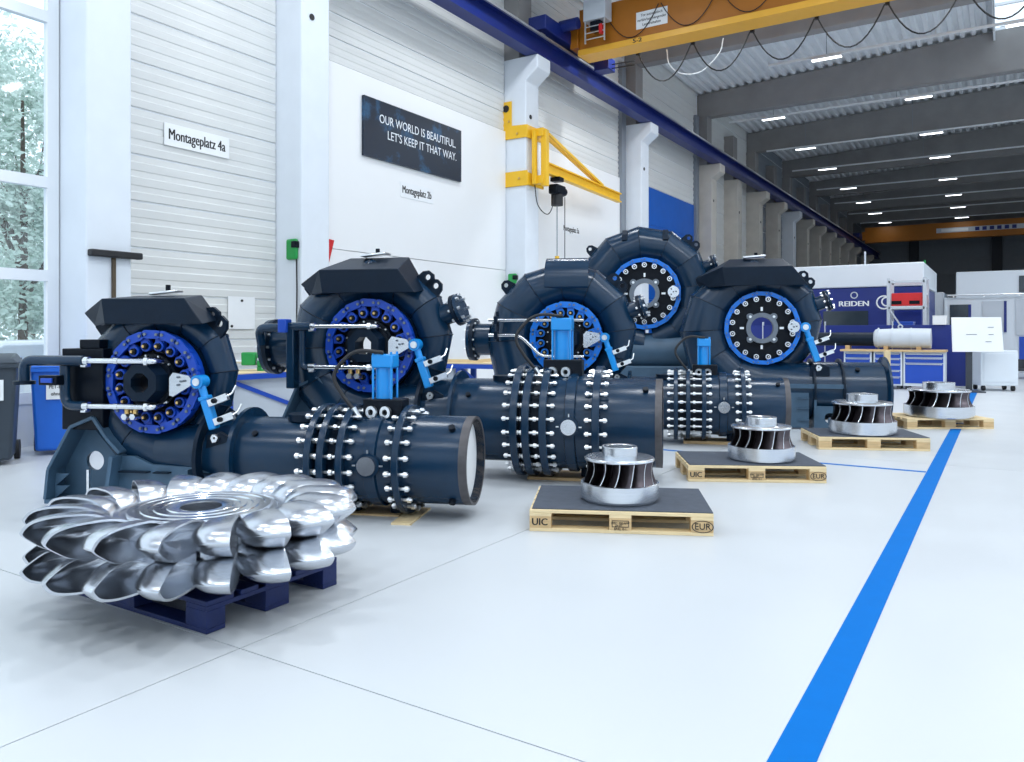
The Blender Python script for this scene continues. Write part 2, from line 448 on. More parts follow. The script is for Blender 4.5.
# --- roof: beams and corrugated deck
def deckz(x): return 10.22 + .05*(9.7 - abs(x-1.2))*.95
ceil = bpy.data.objects.new('ceiling', None); col.objects.link(ceil); struct(ceil, 'corrugated steel roof deck on concrete beams')
by = [8.29 - P*2 + P*k for k in range(13)]
for y in by:
    if y > Y1: continue
    poly = [(WX-.1, 9.3), (RX, 9.3), (RX, deckz(RX)-.02), (1.2, deckz(1.2)-.02), (WX-.1, deckz(WX)-.02)]
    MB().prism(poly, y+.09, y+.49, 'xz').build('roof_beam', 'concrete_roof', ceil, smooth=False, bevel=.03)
def deck(y0, y1, x0, x1, m):
    xs_ = []; x = x0; p = .30
    while x < x1 - 1e-6:
        for dx, dz in ((0, 0), (.10, 0), (.14, .11), (.26, .11)):
            if x+dx <= x1: xs_.append((x+dx, deckz(x+dx)+dz))
        x += p
    xs_.append((x1, deckz(x1)))
    n = len(xs_); mb = MB()
    mb.add([(a, y0, b) for a, b in xs_] + [(a, y1, b) for a, b in xs_], [(i, i+1, n+i+1, n+i) for i in range(n-1)])
    mb.add([(a, y0, b+.04) for a, b in xs_] + [(a, y1, b+.04) for a, b in xs_], [(i, n+i, n+i+1, i+1) for i in range(n-1)])
    mb.build('roof_deck', m, ceil, smooth=False)
SKY0, SKY1, SKYY = -.2, 4.6, 27.9
ye = [Y0-.3] + [y+.29 for y in by if Y0 < y < Y1] + [Y1+.3]
for a, b in zip(ye[:-1], ye[1:]):
    if a < 27:
        deck(a, b, WX-.3, SKY0, 'deck'); deck(a, b, SKY1, RX+.3, 'deck')
    else:
        deck(a, b, WX-.3, RX+.3, 'deck')
    if a < 27:
        sk = bpy.data.objects.new('window_%d' % (5+ye.index(a)), None); col.objects.link(sk); struct(sk, 'roof skylight strip between two concrete beams')
        MB().box(SKY0, SKY1, a+.03, b-.03, 10.70, 10.72).build('pane', 'pane_glass', sk, smooth=False)
        for q in range(4):
            yq = a+.1+(b-a-.2)*q/3
            MB().box(SKY0, SKY1, yq-.04, yq+.04, 10.62, 10.70).build('glazing_bar', 'white_gloss', sk, smooth=False)
        MB().box(SKY0-.06, SKY0, a, b, 10.3, 10.75).build('curb', 'white_gloss', sk, smooth=False)
        MB().box(SKY1, SKY1+.06, a, b, 10.3, 10.75).build('curb', 'white_gloss', sk, smooth=False)

# --- ceiling luminaires on thin carrier rails
rows = [(23.2, -4.2), (28.7, -7.0), (34.1, -7.0), (38.9, -7.0), (44.7, -7.0), (50.0, -7.0), (55.0, -7.0), (60.0, -7.0), (65.0, -7.0),
        (17.6, -7.0), (12.2, -7.0), (6.8, -7.0), (1.4, -7.0), (-4.0, -7.0)]
ORD = ['nearest', 'second', 'third', 'fourth', 'fifth', 'sixth', 'seventh', 'eighth', 'ninth', 'tenth', 'eleventh', 'twelfth']
far_rows = sorted(y for y, _ in rows if y > 16.3); near_rows = sorted((y for y, _ in rows if y < 16.3), reverse=True)  # rows before the crane hang out of view, added to light the hall
for ri, (y, x0) in enumerate(rows):
    where = '%s rail %s the yellow crane' % ((ORD[far_rows.index(y)], 'beyond') if y > 16.3 else (ORD[near_rows.index(y)], 'before'))
    rl = thing('lighting_rail', 'thin white ' + where.replace('rail', 'lighting rail under the roof'), 'rail', (0, y, 9.1), 0, 'lighting rails under the roof')
    MB().box(x0-1.6, RX-.5, -.035, .035, 0, .06).build('rail', 'white_gloss', rl, smooth=False)
    for k in range(5):
        hx = x0+k*4.0
        if hx < RX: MB().cyl((hx, 0, .05), (hx, 0, deckz(hx)-9.1), .008, n=6).build('hanger', 'grey_mid', rl)
    x = x0; li = 0
    while x < RX-.5:
        lp = thing('ceiling_lamp', '%s lamp from the left wall on the %s' % (['first', 'second', 'third', 'fourth', 'fifth'][li], where), 'lamp', (x, y, 9.1), 0, 'linear lamps under the roof'); li += 1
        MB().box(-.40, .40, -.09, .09, -.06, -.012).build('housing', 'white_gloss', lp, smooth=False)
        MB().box(-.39, .39, -.08, .08, -.072, -.06).build('diffuser', 'lamp_on', lp, smooth=False)
        ld = bpy.data.lights.new('lamp_light', 'AREA'); ld.shape = 'RECTANGLE'; ld.size = .78; ld.size_y = .16
        ld.energy = LAMP_W if y < 26 else LAMP_W*.04
        ld.color = (.90, .95, 1.0)
        lo = bpy.data.objects.new('lamp_light', ld); col.objects.link(lo); lo.parent = lp; lo.location = (0, 0, -.078)
        x += 4.65

# --- exterior
gr = MB().box(-70, WX-.4, -30, 60, -.6, -.25).build('ground', 'asphalt', smooth=False); struct(gr, 'pale paved yard outside the window')
leafm = MB()
def tree(x, y, h, r, lab):
    root = thing('tree', lab, 'tree', (x, y, -.25), random.random()*6, 'trees outside the window')
    tr = MB().cyl((0,0,0), (0.1,0,h*.6), .13, .06, 8)
    for k in range(5):
        a = k*1.3; tr.cyl((.05,0,h*(.25+.07*k)), (r*.6*math.cos(a), r*.6*math.sin(a), h*(.5+.08*k)), .08, .03, 6)
    tr.build('trunk', 'bark', root)
    lf = MB()
    blobs = [(random.gauss(0, r*.42), random.gauss(0, r*.42), h*random.uniform(.12, .95), r*random.uniform(.25, .5)) for _ in range(34)]
    for bx_, by_, bz, br in blobs:
        for _ in range(340):
            d = Vector((random.gauss(0,1), random.gauss(0,1), random.gauss(0,1))).normalized()*br*random.uniform(.6, 1.05)
            c = Vector((bx_, by_, bz)) + d
            if c.z < .3: continue
            u = Vector((random.gauss(0,1), random.gauss(0,1), random.gauss(0,1))).normalized(); w = u.orthogonal().normalized()
            s = random.uniform(.06, .115)
            lf.add([c-u*s, c+w*s*.6, c+u*s, c-w*s*.6], [(0,1,2,3)])
    o = lf.build('foliage', 'leaf', root, smooth=False); o['kind'] = 'stuff'
tree(-21.0, 10.0, 9.5, 2.8, 'leafy green tree seen through the window, nearest the glass')
tree(-29.5, 14.2, 11.5, 3.4, 'tall leafy tree behind, seen through the window right side')
tree(-22.0, 4.0, 10.5, 2.4, 'broad leafy tree seen at the left window edge')
tree(-42.0, 20.5, 14.0, 3.8, 'furthest leafy tree beyond the yard')

car = thing('parked_car', 'white parked car in the yard outside the window', 'car', (-15.6, 7.4, -.25), rad(80))
MB().prism([(-2.1,.35),(-2.05,.85),(-1.2,.95),(-.5,1.42),(.9,1.45),(1.7,.98),(2.1,.9),(2.15,.35)], -.85, .85).build('body', 'white_gloss', car, bevel=.08)
MB().prism([(-1.05,.98),(-.48,1.36),(.85,1.38),(1.5,.98)], -.87, .87).build('side_windows', 'grey_light', car, bevel=.02)  # pale grey paints a bright reflection onto the glass
for x in (-1.35, 1.35):
    for y in (-.8, .8): MB().cyl((x, y-.1, .33), (x, y+.1, .33), .33, n=20).build('wheel', 'rubber', car)

# ================================================================== TURBINE MACHINES
MROT = HEAD - rad(12.0)
hexbolt = {}
def bolt_mesh(L, r, key):
    if key in hexbolt: return hexbolt[key]
    b = MB()
    b.cyl((-L/2, 0, 0), (L/2, 0, 0), r*.52, n=6)
    b.cyl((-L/2+r*.4, 0, 0), (-L/2+r*1.6, 0, 0), r, n=6); b.cyl((L/2-r*1.6, 0, 0), (L/2-r*.4, 0, 0), r, n=6)
    hexbolt[key] = b.mesh('bolt', 'zinc', False); return hexbolt[key]

def turbine(label, u, Zc, H, Rr, Ri, r0, dec, ring_m, hub, hood, pipes, pipe, nv=16, stand=True, left_box=False, stub_left=False, servo=True, actuator=True, alpha=12.0, stub=True):
    xc = (u-512)/777*Zc
    wx, wy = W(xc, Zc)
    T = thing('turbine', label, 'turbine', (wx, wy, 0), HEAD-rad(alpha), 'spiral casing turbines along the wall')
    yf = -.45*r0-.01                       # plane of the head cover
    # spiral casing: mitred segments
    ns = 12; nm = 28
    def rt(t): return r0*(1-dec*t)
    rings = []
    for i in range(ns+1):
        t = i/ns*.97; r = rt(t); Rc = Ri+.88*r; a = -pi/2 - t*2*pi
        e = Vector((math.cos(a), 0, math.sin(a))); c = e*Rc + Vector((0,0,H))
        rings.append([c + e*(r*math.cos(2*pi*k/nm)) + Vector((0, r*math.sin(2*pi*k/nm), 0)) for k in range(nm)])
    for i in range(ns):
        MB().add(rings[i]+rings[i+1], [(k, (k+1) % nm, nm+(k+1) % nm, nm+k) for k in range(nm)] + [tuple(range(nm)), tuple(range(nm, 2*nm))]).build('casing_segment', 'navy', T, ang=40)
    for i in range(1, ns):
        c_ = sum(rings[i], Vector())/nm
        MB().tube([c_+(p-c_)*1.004 for p in rings[i]+rings[i][:1]], .005, 5, caps=False).build('weld_seam', 'navy_dark', T)
    # stay ring and head cover
    hole = .30*Rr if hub == 'nozzle' else .30*Rr
    MB().lathe([(Rr*1.02, yf+.02), (Rr*1.02, -yf), (Ri*.9, -yf), (Ri*.9, yf+.02)], (0,0,H), (0,1,0), 48).build('stay_ring', 'navy_dark', T)
    MB().lathe([(hole, yf-.02), (Rr*.93, yf-.02), (Rr*.93, yf+.05), (hole, yf+.05)], (0,0,H), (0,1,0), 48).build('head_cover', 'black_steel', T)
    MB().lathe([(Ri*.84, -yf-.03), (Ri*.95, -yf-.03), (Ri*.95, -yf), (Ri*.84, -yf)], (0,0,H), (0,1,0), 40).build('rear_cover', 'black_steel', T)
    # regulating ring with levers, links, pins
    yr = yf-.045
    wide = hub == 'nozzle'
    rin = .955 if wide else .94
    MB().lathe([(Rr*rin, yr-.02), (Rr*1.0, yr-.02), (Rr*1.0, yr+.03), (Rr*rin, yr+.03)], (0,0,H), (0,1,0), 32).build('regulating_ring', ring_m, T)
    pr = .72*Rr if wide else .80*Rr
    lw = .105*Rr if wide else .068*Rr
    def capsule(l, w0, w1, d0, d1):    # teardrop plate from origin along +x
        poly = [(w0*math.cos(q), w0*math.sin(q)) for q in [pi/2+pi*k/8 for k in range(9)]] + [(l+w1*math.cos(q), w1*math.sin(q)) for q in [-pi/2+pi*k/8 for k in range(9)]]
        return MB().prism(poly, d0, d1, 'xz')
    lev = capsule(Rr*.96-pr, lw, lw*.75, yr-.05, yr-.02).mesh('guide_vane_lever', ring_m)
    lnk = capsule(Rr*.25, lw*.80, lw*.80, yr-.075, yr-.05).mesh('link', ring_m)
    pin = MB().cyl((0, yr-.085, 0), (0, yr+.02, 0), lw*.62, n=14).mesh('pin', 'black_steel')
    nut = MB().cyl((0, yr-.105, 0), (0, yr-.084, 0), lw*.30, n=6).mesh('pin_nut', 'brass' if wide else 'zinc')
    wash = MB().lathe([(lw*.64, yr-.07), (lw*1.02, yr-.07), (lw*1.02, yr-.05), (lw*.64, yr-.05)], (0,0,0), (0,1,0), 20).mesh('washer', 'zinc' if not wide else ring_m)
    bol = MB().cyl((0, yr-.088, 0), (0, yr-.07, 0), lw*.3, n=6).mesh('link_bolt', 'grey_cast')
    for k in range(nv):
        a = 2*pi*(k+.5)/nv
        px, pz = pr*math.cos(a), H+pr*math.sin(a)
        skew = a + (.30 if wide else .2)
        l_ = inst('guide_vane_lever', lev, T, (px, 0, pz), (0, -skew, 0))
        p_ = inst('pin', pin, T, (px, 0, pz)); q_ = inst('pin_nut', nut, p_); inst('washer', wash, p_)
        ax, az = .945*Rr*math.cos(a+.08), H+.945*Rr*math.sin(a+.08)
        ln = inst('link', lnk, T, (ax, 0, az), (0, -(a+pi/2+.16), 0))
        inst('link_bolt', bol, ln); inst('link_bolt', bol, ln, (Rr*.25, 0, 0))
    # hub
    if hub == 'nozzle':
        MB().lathe([(hole, yf-.02), (.56*Rr, yf-.02), (.56*Rr, yf-.12), (.50*Rr, yf-.12), (.50*Rr, yf-.15), (hole, yf-.15)], (0,0,H), (0,1,0), 32).build('bearing_housing', 'black_steel', T)
        MB().lathe([(.20*Rr, yf-.15), (.44*Rr, yf-.15), (.38*Rr, yf-.26), (.20*Rr, yf-.26)], (0,0,H), (0,1,0), 8, ph=pi/8).build('shaft_seal', 'navy_dark', T, ang=20)
        bm_ = MB().cyl((0, yf-.135, 0), (0, yf-.115, 0), .022*Rr, n=6).mesh('cover_bolt', 'zinc')
        for k in range(12): inst('cover_bolt', bm_, T, (.53*Rr*math.cos(k*pi/6+.2), 0, H+.53*Rr*math.sin(k*pi/6+.2)))
    else:
        fl_ = MB().lathe([(hole, yf-.09), (.42*Rr, yf-.09), (.42*Rr, yf-.02), (hole, yf-.02)], (0,0,H), (0,1,0), 36)
        for k in range(4):
            a = pi/4+k*pi/2
            fl_.cyl((.44*Rr*math.cos(a), yf-.075, H+.44*Rr*math.sin(a)), (.44*Rr*math.cos(a), yf-.02, H+.44*Rr*math.sin(a)), .095*Rr, n=16)
        fl_.build('shaft_flange', 'grey_cast', T)
        bm_ = MB().cyl((0, yf-.095, 0), (0, yf-.07, 0), .04*Rr, n=6).mesh('flange_bolt', 'zinc')
        for k in range(4): inst('flange_bolt', bm_, T, (.44*Rr*math.cos(pi/4+k*pi/2), 0, H+.44*Rr*math.sin(pi/4+k*pi/2)))
        for k in range(4):
            a = k*pi/2
            MB().bar((.47*Rr*math.cos(a), yf-.03, H+.47*Rr*math.sin(a)), (.58*Rr*math.cos(a), yf-.03, H+.58*Rr*math.sin(a)), .02*Rr, .03).build('locating_pin', 'zinc', T)
    # silver indicator plate on the right side of the cover
    ip = MB()
    if hub == 'nozzle':
        poly = [(.52*Rr, -.25*Rr), (.60*Rr, -.27*Rr), (.98*Rr, -.05*Rr), (1.0*Rr, .06*Rr), (.93*Rr, .14*Rr), (.60*Rr, .20*Rr), (.52*Rr, .10*Rr)]
        ip.prism([(a, H+b) for a, b in poly], yr-.15, yr-.115)
        c0 = .78*Rr
    else:
        ip.cyl((.80*Rr, yr-.14, H+.03*Rr), (.80*Rr, yr-.10, H+.03*Rr), .155*Rr, n=28); c0 = .80*Rr
    pl = ip.build('indicator_plate', 'machined', T)
    for dx, dz in ((-.06, .08), (-.06, -.07), (.07, .01), (0, 0)):
        MB().cyl((c0+dx*Rr, yr-.165, H+(.03+dz)*Rr), (c0+dx*Rr, yr-.138, H+(.03+dz)*Rr), .022*Rr, n=8).build('plate_bolt', 'grey_cast', pl)
    # servo cylinder
    if servo:
        p0 = Vector((1.10*Rr, yr-.10, H+.02*Rr)); p1 = Vector((1.44*Rr, yr-.10, H-.98*Rr))
        d = (p1-p0)
        MB().bar((.92*Rr, yr-.06, H-.02*Rr), (1.12*Rr, yr-.06, H-.02*Rr), .12*Rr, .16*Rr, (0,1,0)).build('ring_lug', ring_m, T)
        sv = MB().bar(p0+d*.30, p0+d*.92, .17*Rr, .19*Rr, (0,1,0)).build('servo_cylinder', 'cyan', T, bevel=.012)
        MB().cyl(p0+Vector((0,-.05,0)), p0+Vector((0,.05,0)), .13*Rr, n=20).build('rod_eye', 'cyan', sv)
        MB().cyl(p0+Vector((0,-.06,0)), p0+Vector((0,-.05,0)), .075*Rr, n=16).build('eye_pin', 'zinc', sv)
        MB().cyl(p0+d*.08, p0+d*.32, .075*Rr, n=14).build('piston_rod', 'cyan', sv)
        MB().bar(p0+d*.28, p0+d*.36, .20*Rr, .22*Rr, (0,1,0)).build('cylinder_head', 'cyan', sv, bevel=.008)
        for q in (.42, .78):
            s0 = p0+d*q; ar = MB().bar(s0+Vector((.08*Rr,-.02,0)), s0+Vector((.44*Rr,.0,.14*Rr)), .05, .13*Rr, (0,1,0)).build('hose_bracket', 'zinc', sv)
            MB().cyl(s0+Vector((.22*Rr,-.055,.06*Rr)), s0+Vector((.22*Rr,-.02,.06*Rr)), .05*Rr, n=12).build('fitting', 'black_steel', ar)
            MB().tube([s0+Vector((.42*Rr,0,.14*Rr)), s0+Vector((.5*Rr,.02,.2*Rr)), s0+Vector((.52*Rr,.06,.34*Rr))], .008, 6).build('hose', 'zinc', ar)
        MB().prism([(1.20*Rr, H-1.42*Rr), (1.72*Rr, H-1.42*Rr), (1.72*Rr, H-1.06*Rr), (1.50*Rr, H-.96*Rr), (1.25*Rr, H-1.02*Rr)], yr-.10, yr-.06).build('servo_bracket', 'navy_dark', T)
        MB().holed([(1.40*Rr, H-1.16*Rr), (1.48*Rr, H-1.14*Rr), (1.52*Rr, H-1.06*Rr), (1.46*Rr, H-1.0*Rr), (1.40*Rr, H-1.0*Rr), (1.36*Rr, H-1.07*Rr)], (1.44*Rr, H-1.065*Rr), .022*Rr, yr-.13, yr-.10, n=12).build('lifting_eye', 'zinc', T)
    # hood
    if hood == 'box':
        zt, zb, zm = H+1.66*Rr, H+1.14*Rr, H+1.38*Rr; zk = H+Ri+1.88*rt(.5)+.03
        yh = -r0*1.15
        fr = [(-1.08*Rr, yh, zt), (.74*Rr, yh, zt), (1.14*Rr, yh, zb), (-1.0*Rr, yh, zb)]
        bk = [(-.80*Rr, r0*.3, zk), (.62*Rr, r0*.3, zk), (1.16*Rr, -r0*.1, zb+.1*Rr), (-1.80*Rr, -r0*.45, zm), (-1.42*Rr, -r0*.7, zb)]
        h = MB().add(fr+bk, [(0,1,2,3), (0,4,5,1), (1,5,6,2), (0,3,8,7), (0,7,4), (2,6,7,8,3), (4,7,6,5)])
        h.build('hood', 'navy_dark', T, smooth=False, bevel=.008)
        MB().bar((-.45*Rr, r0*.15, zk+.01), (.15*Rr, r0*.15, zk+.03), r0*.5, .05*Rr, (0,0,1)).build('hood_plate', 'zinc', T, bevel=.005)
        MB().cyl((-.1*Rr, r0*.15, zk+.03), (-.1*Rr, r0*.15, zk+.08), .05*Rr, n=10).build('vent_cap', 'black_steel', T)
    elif hood == 'shield':
        a0, a1 = 1.18*Rr, 1.85*Rr
        g = MB(); n = 10; vs_ = []
        for i in range(n+1):
            q = rad(0 + 100*i/n); rs = rt(.5); yy = -rs*.15 - rs*.95*math.sin(q); zz = H+Ri+.88*rs + rs*1.20*math.cos(q)
            vs_ += [(-.62*Rr, yy, zz), (.62*Rr, yy, zz), (.62*Rr, yy+.02, zz-.02), (-.62*Rr, yy+.02, zz-.02)]
        for i in range(n):
            for k in range(4): g.f.append((i*4+k, i*4+(k+1) % 4, (i+1)*4+(k+1) % 4, (i+1)*4+k))
        g.f += [(0,1,2,3), (n*4, n*4+1, n*4+2, n*4+3)]; g.v = vs_
        g.build('shield_plate', 'navy', T)
    else:
        rs = rt(.5); Rc = Ri+.88*rs
        for x in (-.55*Rr, .58*Rr):
            zc = H+math.sqrt(Rc*Rc-x*x); qs = [rad(25+45*k/6) for k in range(7)]
            poly = [(-rs*1.06*math.sin(q), zc+rs*1.06*math.cos(q)) for q in qs] + [(-rs*.9*math.sin(q), zc+rs*.9*math.cos(q)) for q in reversed(qs)]
            MB().prism(poly, x-.075*Rr, x+.075*Rr, 'yz').build('casing_rib', 'navy_dark', T, bevel=.004)
    # lifting lugs and inspection stub on the upper right, lug on the upper left
    for a_, sgn in ((52, 1), (44, 1), (140, -1)):
        a = rad(a_); t = ((-pi/2-a) % (2*pi))/(2*pi); r = rt(t); ro = Ri+.88*r+r
        c = Vector((ro*math.cos(a), -.05, H+ro*math.sin(a)))
        e = Vector((math.cos(a), 0, math.sin(a))); b = Vector((-e.z, 0, e.x))
        pts = [c-b*.09-e*.04, c+b*.09-e*.04, c+b*.07+e*.05, c+b*.03+e*.09, c-b*.03+e*.09, c-b*.07+e*.05]
        MB().holed([(p.x, p.z) for p in pts], ((c+e*.035).x, (c+e*.035).z), .028, -.065, -.03, n=14).build('lifting_lug', 'navy_dark', T)
    if stub:
        a = rad(24); t = ((-pi/2-a) % (2*pi))/(2*pi); r = rt(t); ro = Ri+.88*r+r
        e = Vector((math.cos(a), -.1, math.sin(a)*.8)).normalized(); c = Vector((0, 0, H)) + Vector((math.cos(a),0,math.sin(a)))*(ro-.08)
        st = MB().cyl(c, c+e*.20, .10, n=18).build('inspection_stub', 'navy', T)
        MB().cyl(c+e*.16, c+e*.195, .15, n=20).build('stub_flange', 'navy_dark', st)
        MB().cyl(c+e*.20, c+e*.23, .145, n=20).build('blind_flange', 'navy', st)
        u1 = e.cross(Vector((0,1,0))).normalized(); v1 = e.cross(u1)
        for k in range(8):
            q = c + u1*(.125*math.cos(k*pi/4)) + v1*(.125*math.sin(k*pi/4))
            MB().cyl(q+e*.135, q+e*.255, .015, n=6).build('stub_bolt', 'zinc', st)
    if stub_left:
        t = .25; r = rt(t); ro = Ri+.88*r+r; c = Vector((-ro+.06, 0, H-.02))
        st = MB().cyl(c, c+Vector((-.24, 0, 0)), .20, n=24).build('drain_stub', 'navy', T)
        MB().cyl(c+Vector((-.20, 0, 0)), c+Vector((-.24, 0, 0)), .27, n=28).build('stub_flange', 'navy_dark', st)
        MB().cyl(c+Vector((-.245, 0, 0)), c+Vector((-.285, 0, 0)), .265, n=28).build('blind_flange', 'navy', st)
        for k in range(12):
            MB().cyl(c+Vector((-.18, .235*math.cos(k*pi/6), .235*math.sin(k*pi/6))), c+Vector((-.31, .235*math.cos(k*pi/6), .235*math.sin(k*pi/6))), .014, n=6).build('stub_bolt', 'zinc', st)
    # hydraulic pipes in front of the hub
    def elbow(path, k=6, rr=.10):      # rounded polyline
        P_ = [Vector(p) for p in path]; out = [P_[0]]
        for i in range(1, len(P_)-1):
            a, b, c = P_[i-1], P_[i], P_[i+1]; d1 = (a-b).normalized(); d2 = (c-b).normalized()
            q = min(rr, (a-b).length*.48, (c-b).length*.48)
            for j in range(k+1):
                s = j/k; out.append((b+d1*q)*(1-s)**2 + b*2*s*(1-s) + (b+d2*q)*s**2)
        return out + [P_[-1]]
    yp = yf-.25
    if pipes == 'loop':
        rp = .055*Rr if left_box else .05*Rr
        rb = .085*Rr
        for nm_, zz in (('upper', .42), ('lower', -.47)):
            cp = MB().cyl((-1.18*Rr, yp, H+zz*Rr), (.20*Rr, yp, H+zz*Rr), rp, n=16)
            hp = cp.build('hydraulic_pipe', 'chrome', T)
            MB().cyl((-1.27*Rr, yp, H+zz*Rr), (-1.12*Rr, yp, H+zz*Rr), rp*1.55, n=20).build('coupling', 'chrome', hp)
            MB().box(-1.25*Rr, -1.14*Rr, yp-rp*1.5, yp+rp*1.5, H+zz*Rr-rp*2.2, H+zz*Rr-rp*1.4).build('clamp', 'zinc', hp, bevel=.004)
            MB().cyl((-.55*Rr, yp, H+zz*Rr), (-.47*Rr, yp, H+zz*Rr), rp*1.22, n=18).build('sleeve', 'chrome', hp)
            MB().tube(elbow([(.14*Rr, yp, H+zz*Rr), (.27*Rr, yp, H+zz*Rr), (.27*Rr, yf-.06, H+zz*Rr*.85)], rr=.05), rp*1.12, 12).build('pipe_elbow', 'chrome', hp)
            MB().cyl((.10*Rr, yp, H+zz*Rr), (.17*Rr, yp, H+zz*Rr), rp*1.5, n=6).build('union_nut', 'zinc', hp)
        if left_box:
            MB().tube(elbow([(-2.62*Rr, yp+.02, H-.02*Rr), (-2.62*Rr, yp+.02, H+.42*Rr), (-1.22*Rr, yp, H+.42*Rr)], rr=.14), .105*Rr, 16).build('supply_pipe', 'navy', T)
            MB().cyl((-2.62*Rr, yp+.02, H-.06*Rr), (-2.62*Rr, yp+.02, H+.01*Rr), .20*Rr, n=20).build('pipe_flange', 'navy_dark', T)
            MB().tube(elbow([(-1.72*Rr, yp+.03, H+.36*Rr), (-1.72*Rr, yp+.03, H-.47*Rr), (-1.22*Rr, yp, H-.47*Rr)], rr=.12), .095*Rr, 16).build('return_pipe', 'navy', T)
            MB().box(-1.95*Rr, -1.02*Rr, yp+.10, yp+.26, H-.98*Rr, H+.66*Rr).build('valve_block', 'black_steel', T, bevel=.008)
            MB().box(-1.55*Rr, -1.10*Rr, yp+.10, yp+.26, H+.66*Rr, H+.84*Rr).build('block_cap', 'black_steel', T, bevel=.006)
            MB().box(-2.02*Rr, -1.62*Rr, yp-.10, yp-.02, H-.05*Rr, H+.14*Rr).build('pipe_clamp', 'black_steel', T, bevel=.006)
            MB().box(-1.94*Rr, -1.70*Rr, yp-.115, yp-.10, H+.0*Rr, H+.09*Rr).build('clamp_plate', 'drawer_blue', T, bevel=.003)
        else:
            MB().tube(elbow([(-2.55*Rr, yp+.10, H+.02*Rr), (-2.55*Rr, yp+.05, H+.38*Rr), (-1.22*Rr, yp, H+.42*Rr)], rr=.12), .10*Rr, 16).build('supply_pipe', 'navy', T)
            MB().tube(elbow([(-1.45*Rr, yp+.02, H+.36*Rr), (-1.45*Rr, yp+.02, H-.47*Rr), (-1.2*Rr, yp, H-.47*Rr)], rr=.08), .07*Rr, 14).build('return_pipe', 'navy', T)
            MB().box(-1.80*Rr, -1.62*Rr, yp-.02, yp+.10, H-.95*Rr, H+.5*Rr).build('pipe_support', 'navy', T, bevel=.01)
            MB().box(-1.95*Rr, -1.75*Rr, yp-.06, yp+.06, H+.28*Rr, H+.58*Rr).build('pipe_clamp', 'drawer_blue', T, bevel=.01)
        for x in (-.32, -.14):
            b_ = MB().cyl((x*Rr, yp+.02, H-.47*Rr), (x*Rr, yp+.02, H-.72*Rr), .05*Rr, n=10)
            b_.build('brass_fitting', 'brass', T); MB().cyl((x*Rr, yp-.02, H-.66*Rr), (x*Rr, yp+.06, H-.66*Rr), .065*Rr, n=6).build('gauge_nut', 'zinc', T)
    elif pipes == 'bars':
        MB().tube([(-2.15*Rr, yp, H+.50*Rr), (.55*Rr, yp, H+.50*Rr)], .045*Rr, 14).build('hydraulic_pipe', 'chrome', T)
        MB().tube(elbow([(-2.15*Rr, yp, H+.08*Rr), (-1.25*Rr, yp, H+.08*Rr), (-.65*Rr, yp, H-.50*Rr), (.55*Rr, yp, H-.50*Rr)], rr=.08), .045*Rr, 14).build('hydraulic_pipe', 'chrome', T)
        for z_ in (.5, .08): MB().box(-1.98*Rr, -1.88*Rr, yp-.05, yp+.05, H+z_*Rr-.05, H+z_*Rr+.05).build('clamp', 'navy_dark', T, bevel=.005)
        MB().tube([(-1.93*Rr, yp+.06, H-.1*Rr), (-1.93*Rr, yp+.06, H+.75*Rr)], .02, 8).build('clamp_post', 'navy_dark', T)
    # support stand
    if stand:
        a = 2.30*Rr; zs = H-.55*Rr
        poly = [(-a, .06), (-a*.97, .30*H), (-1.72*Rr, H-.92*Rr), (-1.22*Rr, H-.72*Rr), (-.92*Rr, H-1.12*Rr), (-.62*Rr, H-1.42*Rr), (-.78*Rr, .06)]
        MB().holed(poly, (-1.52*Rr, .35*H), .20*Rr, -.10, -.07, n=24).build('cradle_plate', 'primer', T)
        for (p, q) in ((0, 1), (1, 2), (2, 3), (3, 4), (4, 5)):
            A = Vector((poly[p][0], 0, poly[p][1])); B = Vector((poly[q][0], 0, poly[q][1]))
            MB().bar(A+Vector((0,-.17,0)), B+Vector((0,-.17,0)), .025, .22, (0,1,0)).build('cradle_flange', 'primer', T, bevel=.004)
        for f_ in (.35, .7):
            A = Vector((-a*.97, -.14, .06+f_*.28*H)); MB().prism([(A.x, A.z), (A.x+.12, A.z), (A.x, A.z-.10)], -.20, -.185).build('gusset', 'primer', T)
        MB().bar((-1.42*Rr, -.22, .06), (-1.42*Rr, -.22, .30*H), .02, .02).build('stud', 'zinc', T)
        yw = -r0*1.12
        MB().prism([(-.80*Rr, .06), (-.66*Rr, .42*H), (-.35*Rr, .42*H), (.02*Rr, .36*H), (1.55*Rr, .34*H), (1.55*Rr, .06)], yw, yw+.03).build('base_wall', 'primer', T)
        MB().prism([(-.80*Rr, .06), (-.66*Rr, .42*H), (.02*Rr, .36*H), (1.55*Rr, .34*H), (1.55*Rr, .06)], r0*.9, r0*.9+.03).build('base_wall', 'primer', T)
        MB().bar((-.80*Rr, yw-.03, .06), (-.65*Rr, yw-.03, .43*H), .03, .16, (0,1,0)).build('base_flange', 'primer', T)
        MB().bar((.92*Rr, yw-.04, .06), (.92*Rr, yw-.04, .34*H), .02, .08, (0,1,0)).build('base_flange', 'primer', T)
        for x in (-.45, -.15, .3, 1.2):
            MB().box(x*Rr-.06, x*Rr+.06, yw-.05, yw, .30*H, .31*H).build('tie_lug', 'navy_dark', T)
        MB().box(-a, -.7*Rr, -.28, r0*.9, .03, .06).build('base_plate', 'primer', T)
        MB().box(-.8*Rr, 1.55*Rr, yw, r0*.9, .03, .06).build('base_plate', 'primer', T)
        MB().box(-a+.02, -a+.30, -.26, .2, 0, .03).build('wooden_shim', 'wood', T)
        MB().box(1.0*Rr, 1.4*Rr, yw, .2, 0, .03).build('wooden_shim', 'wood', T)
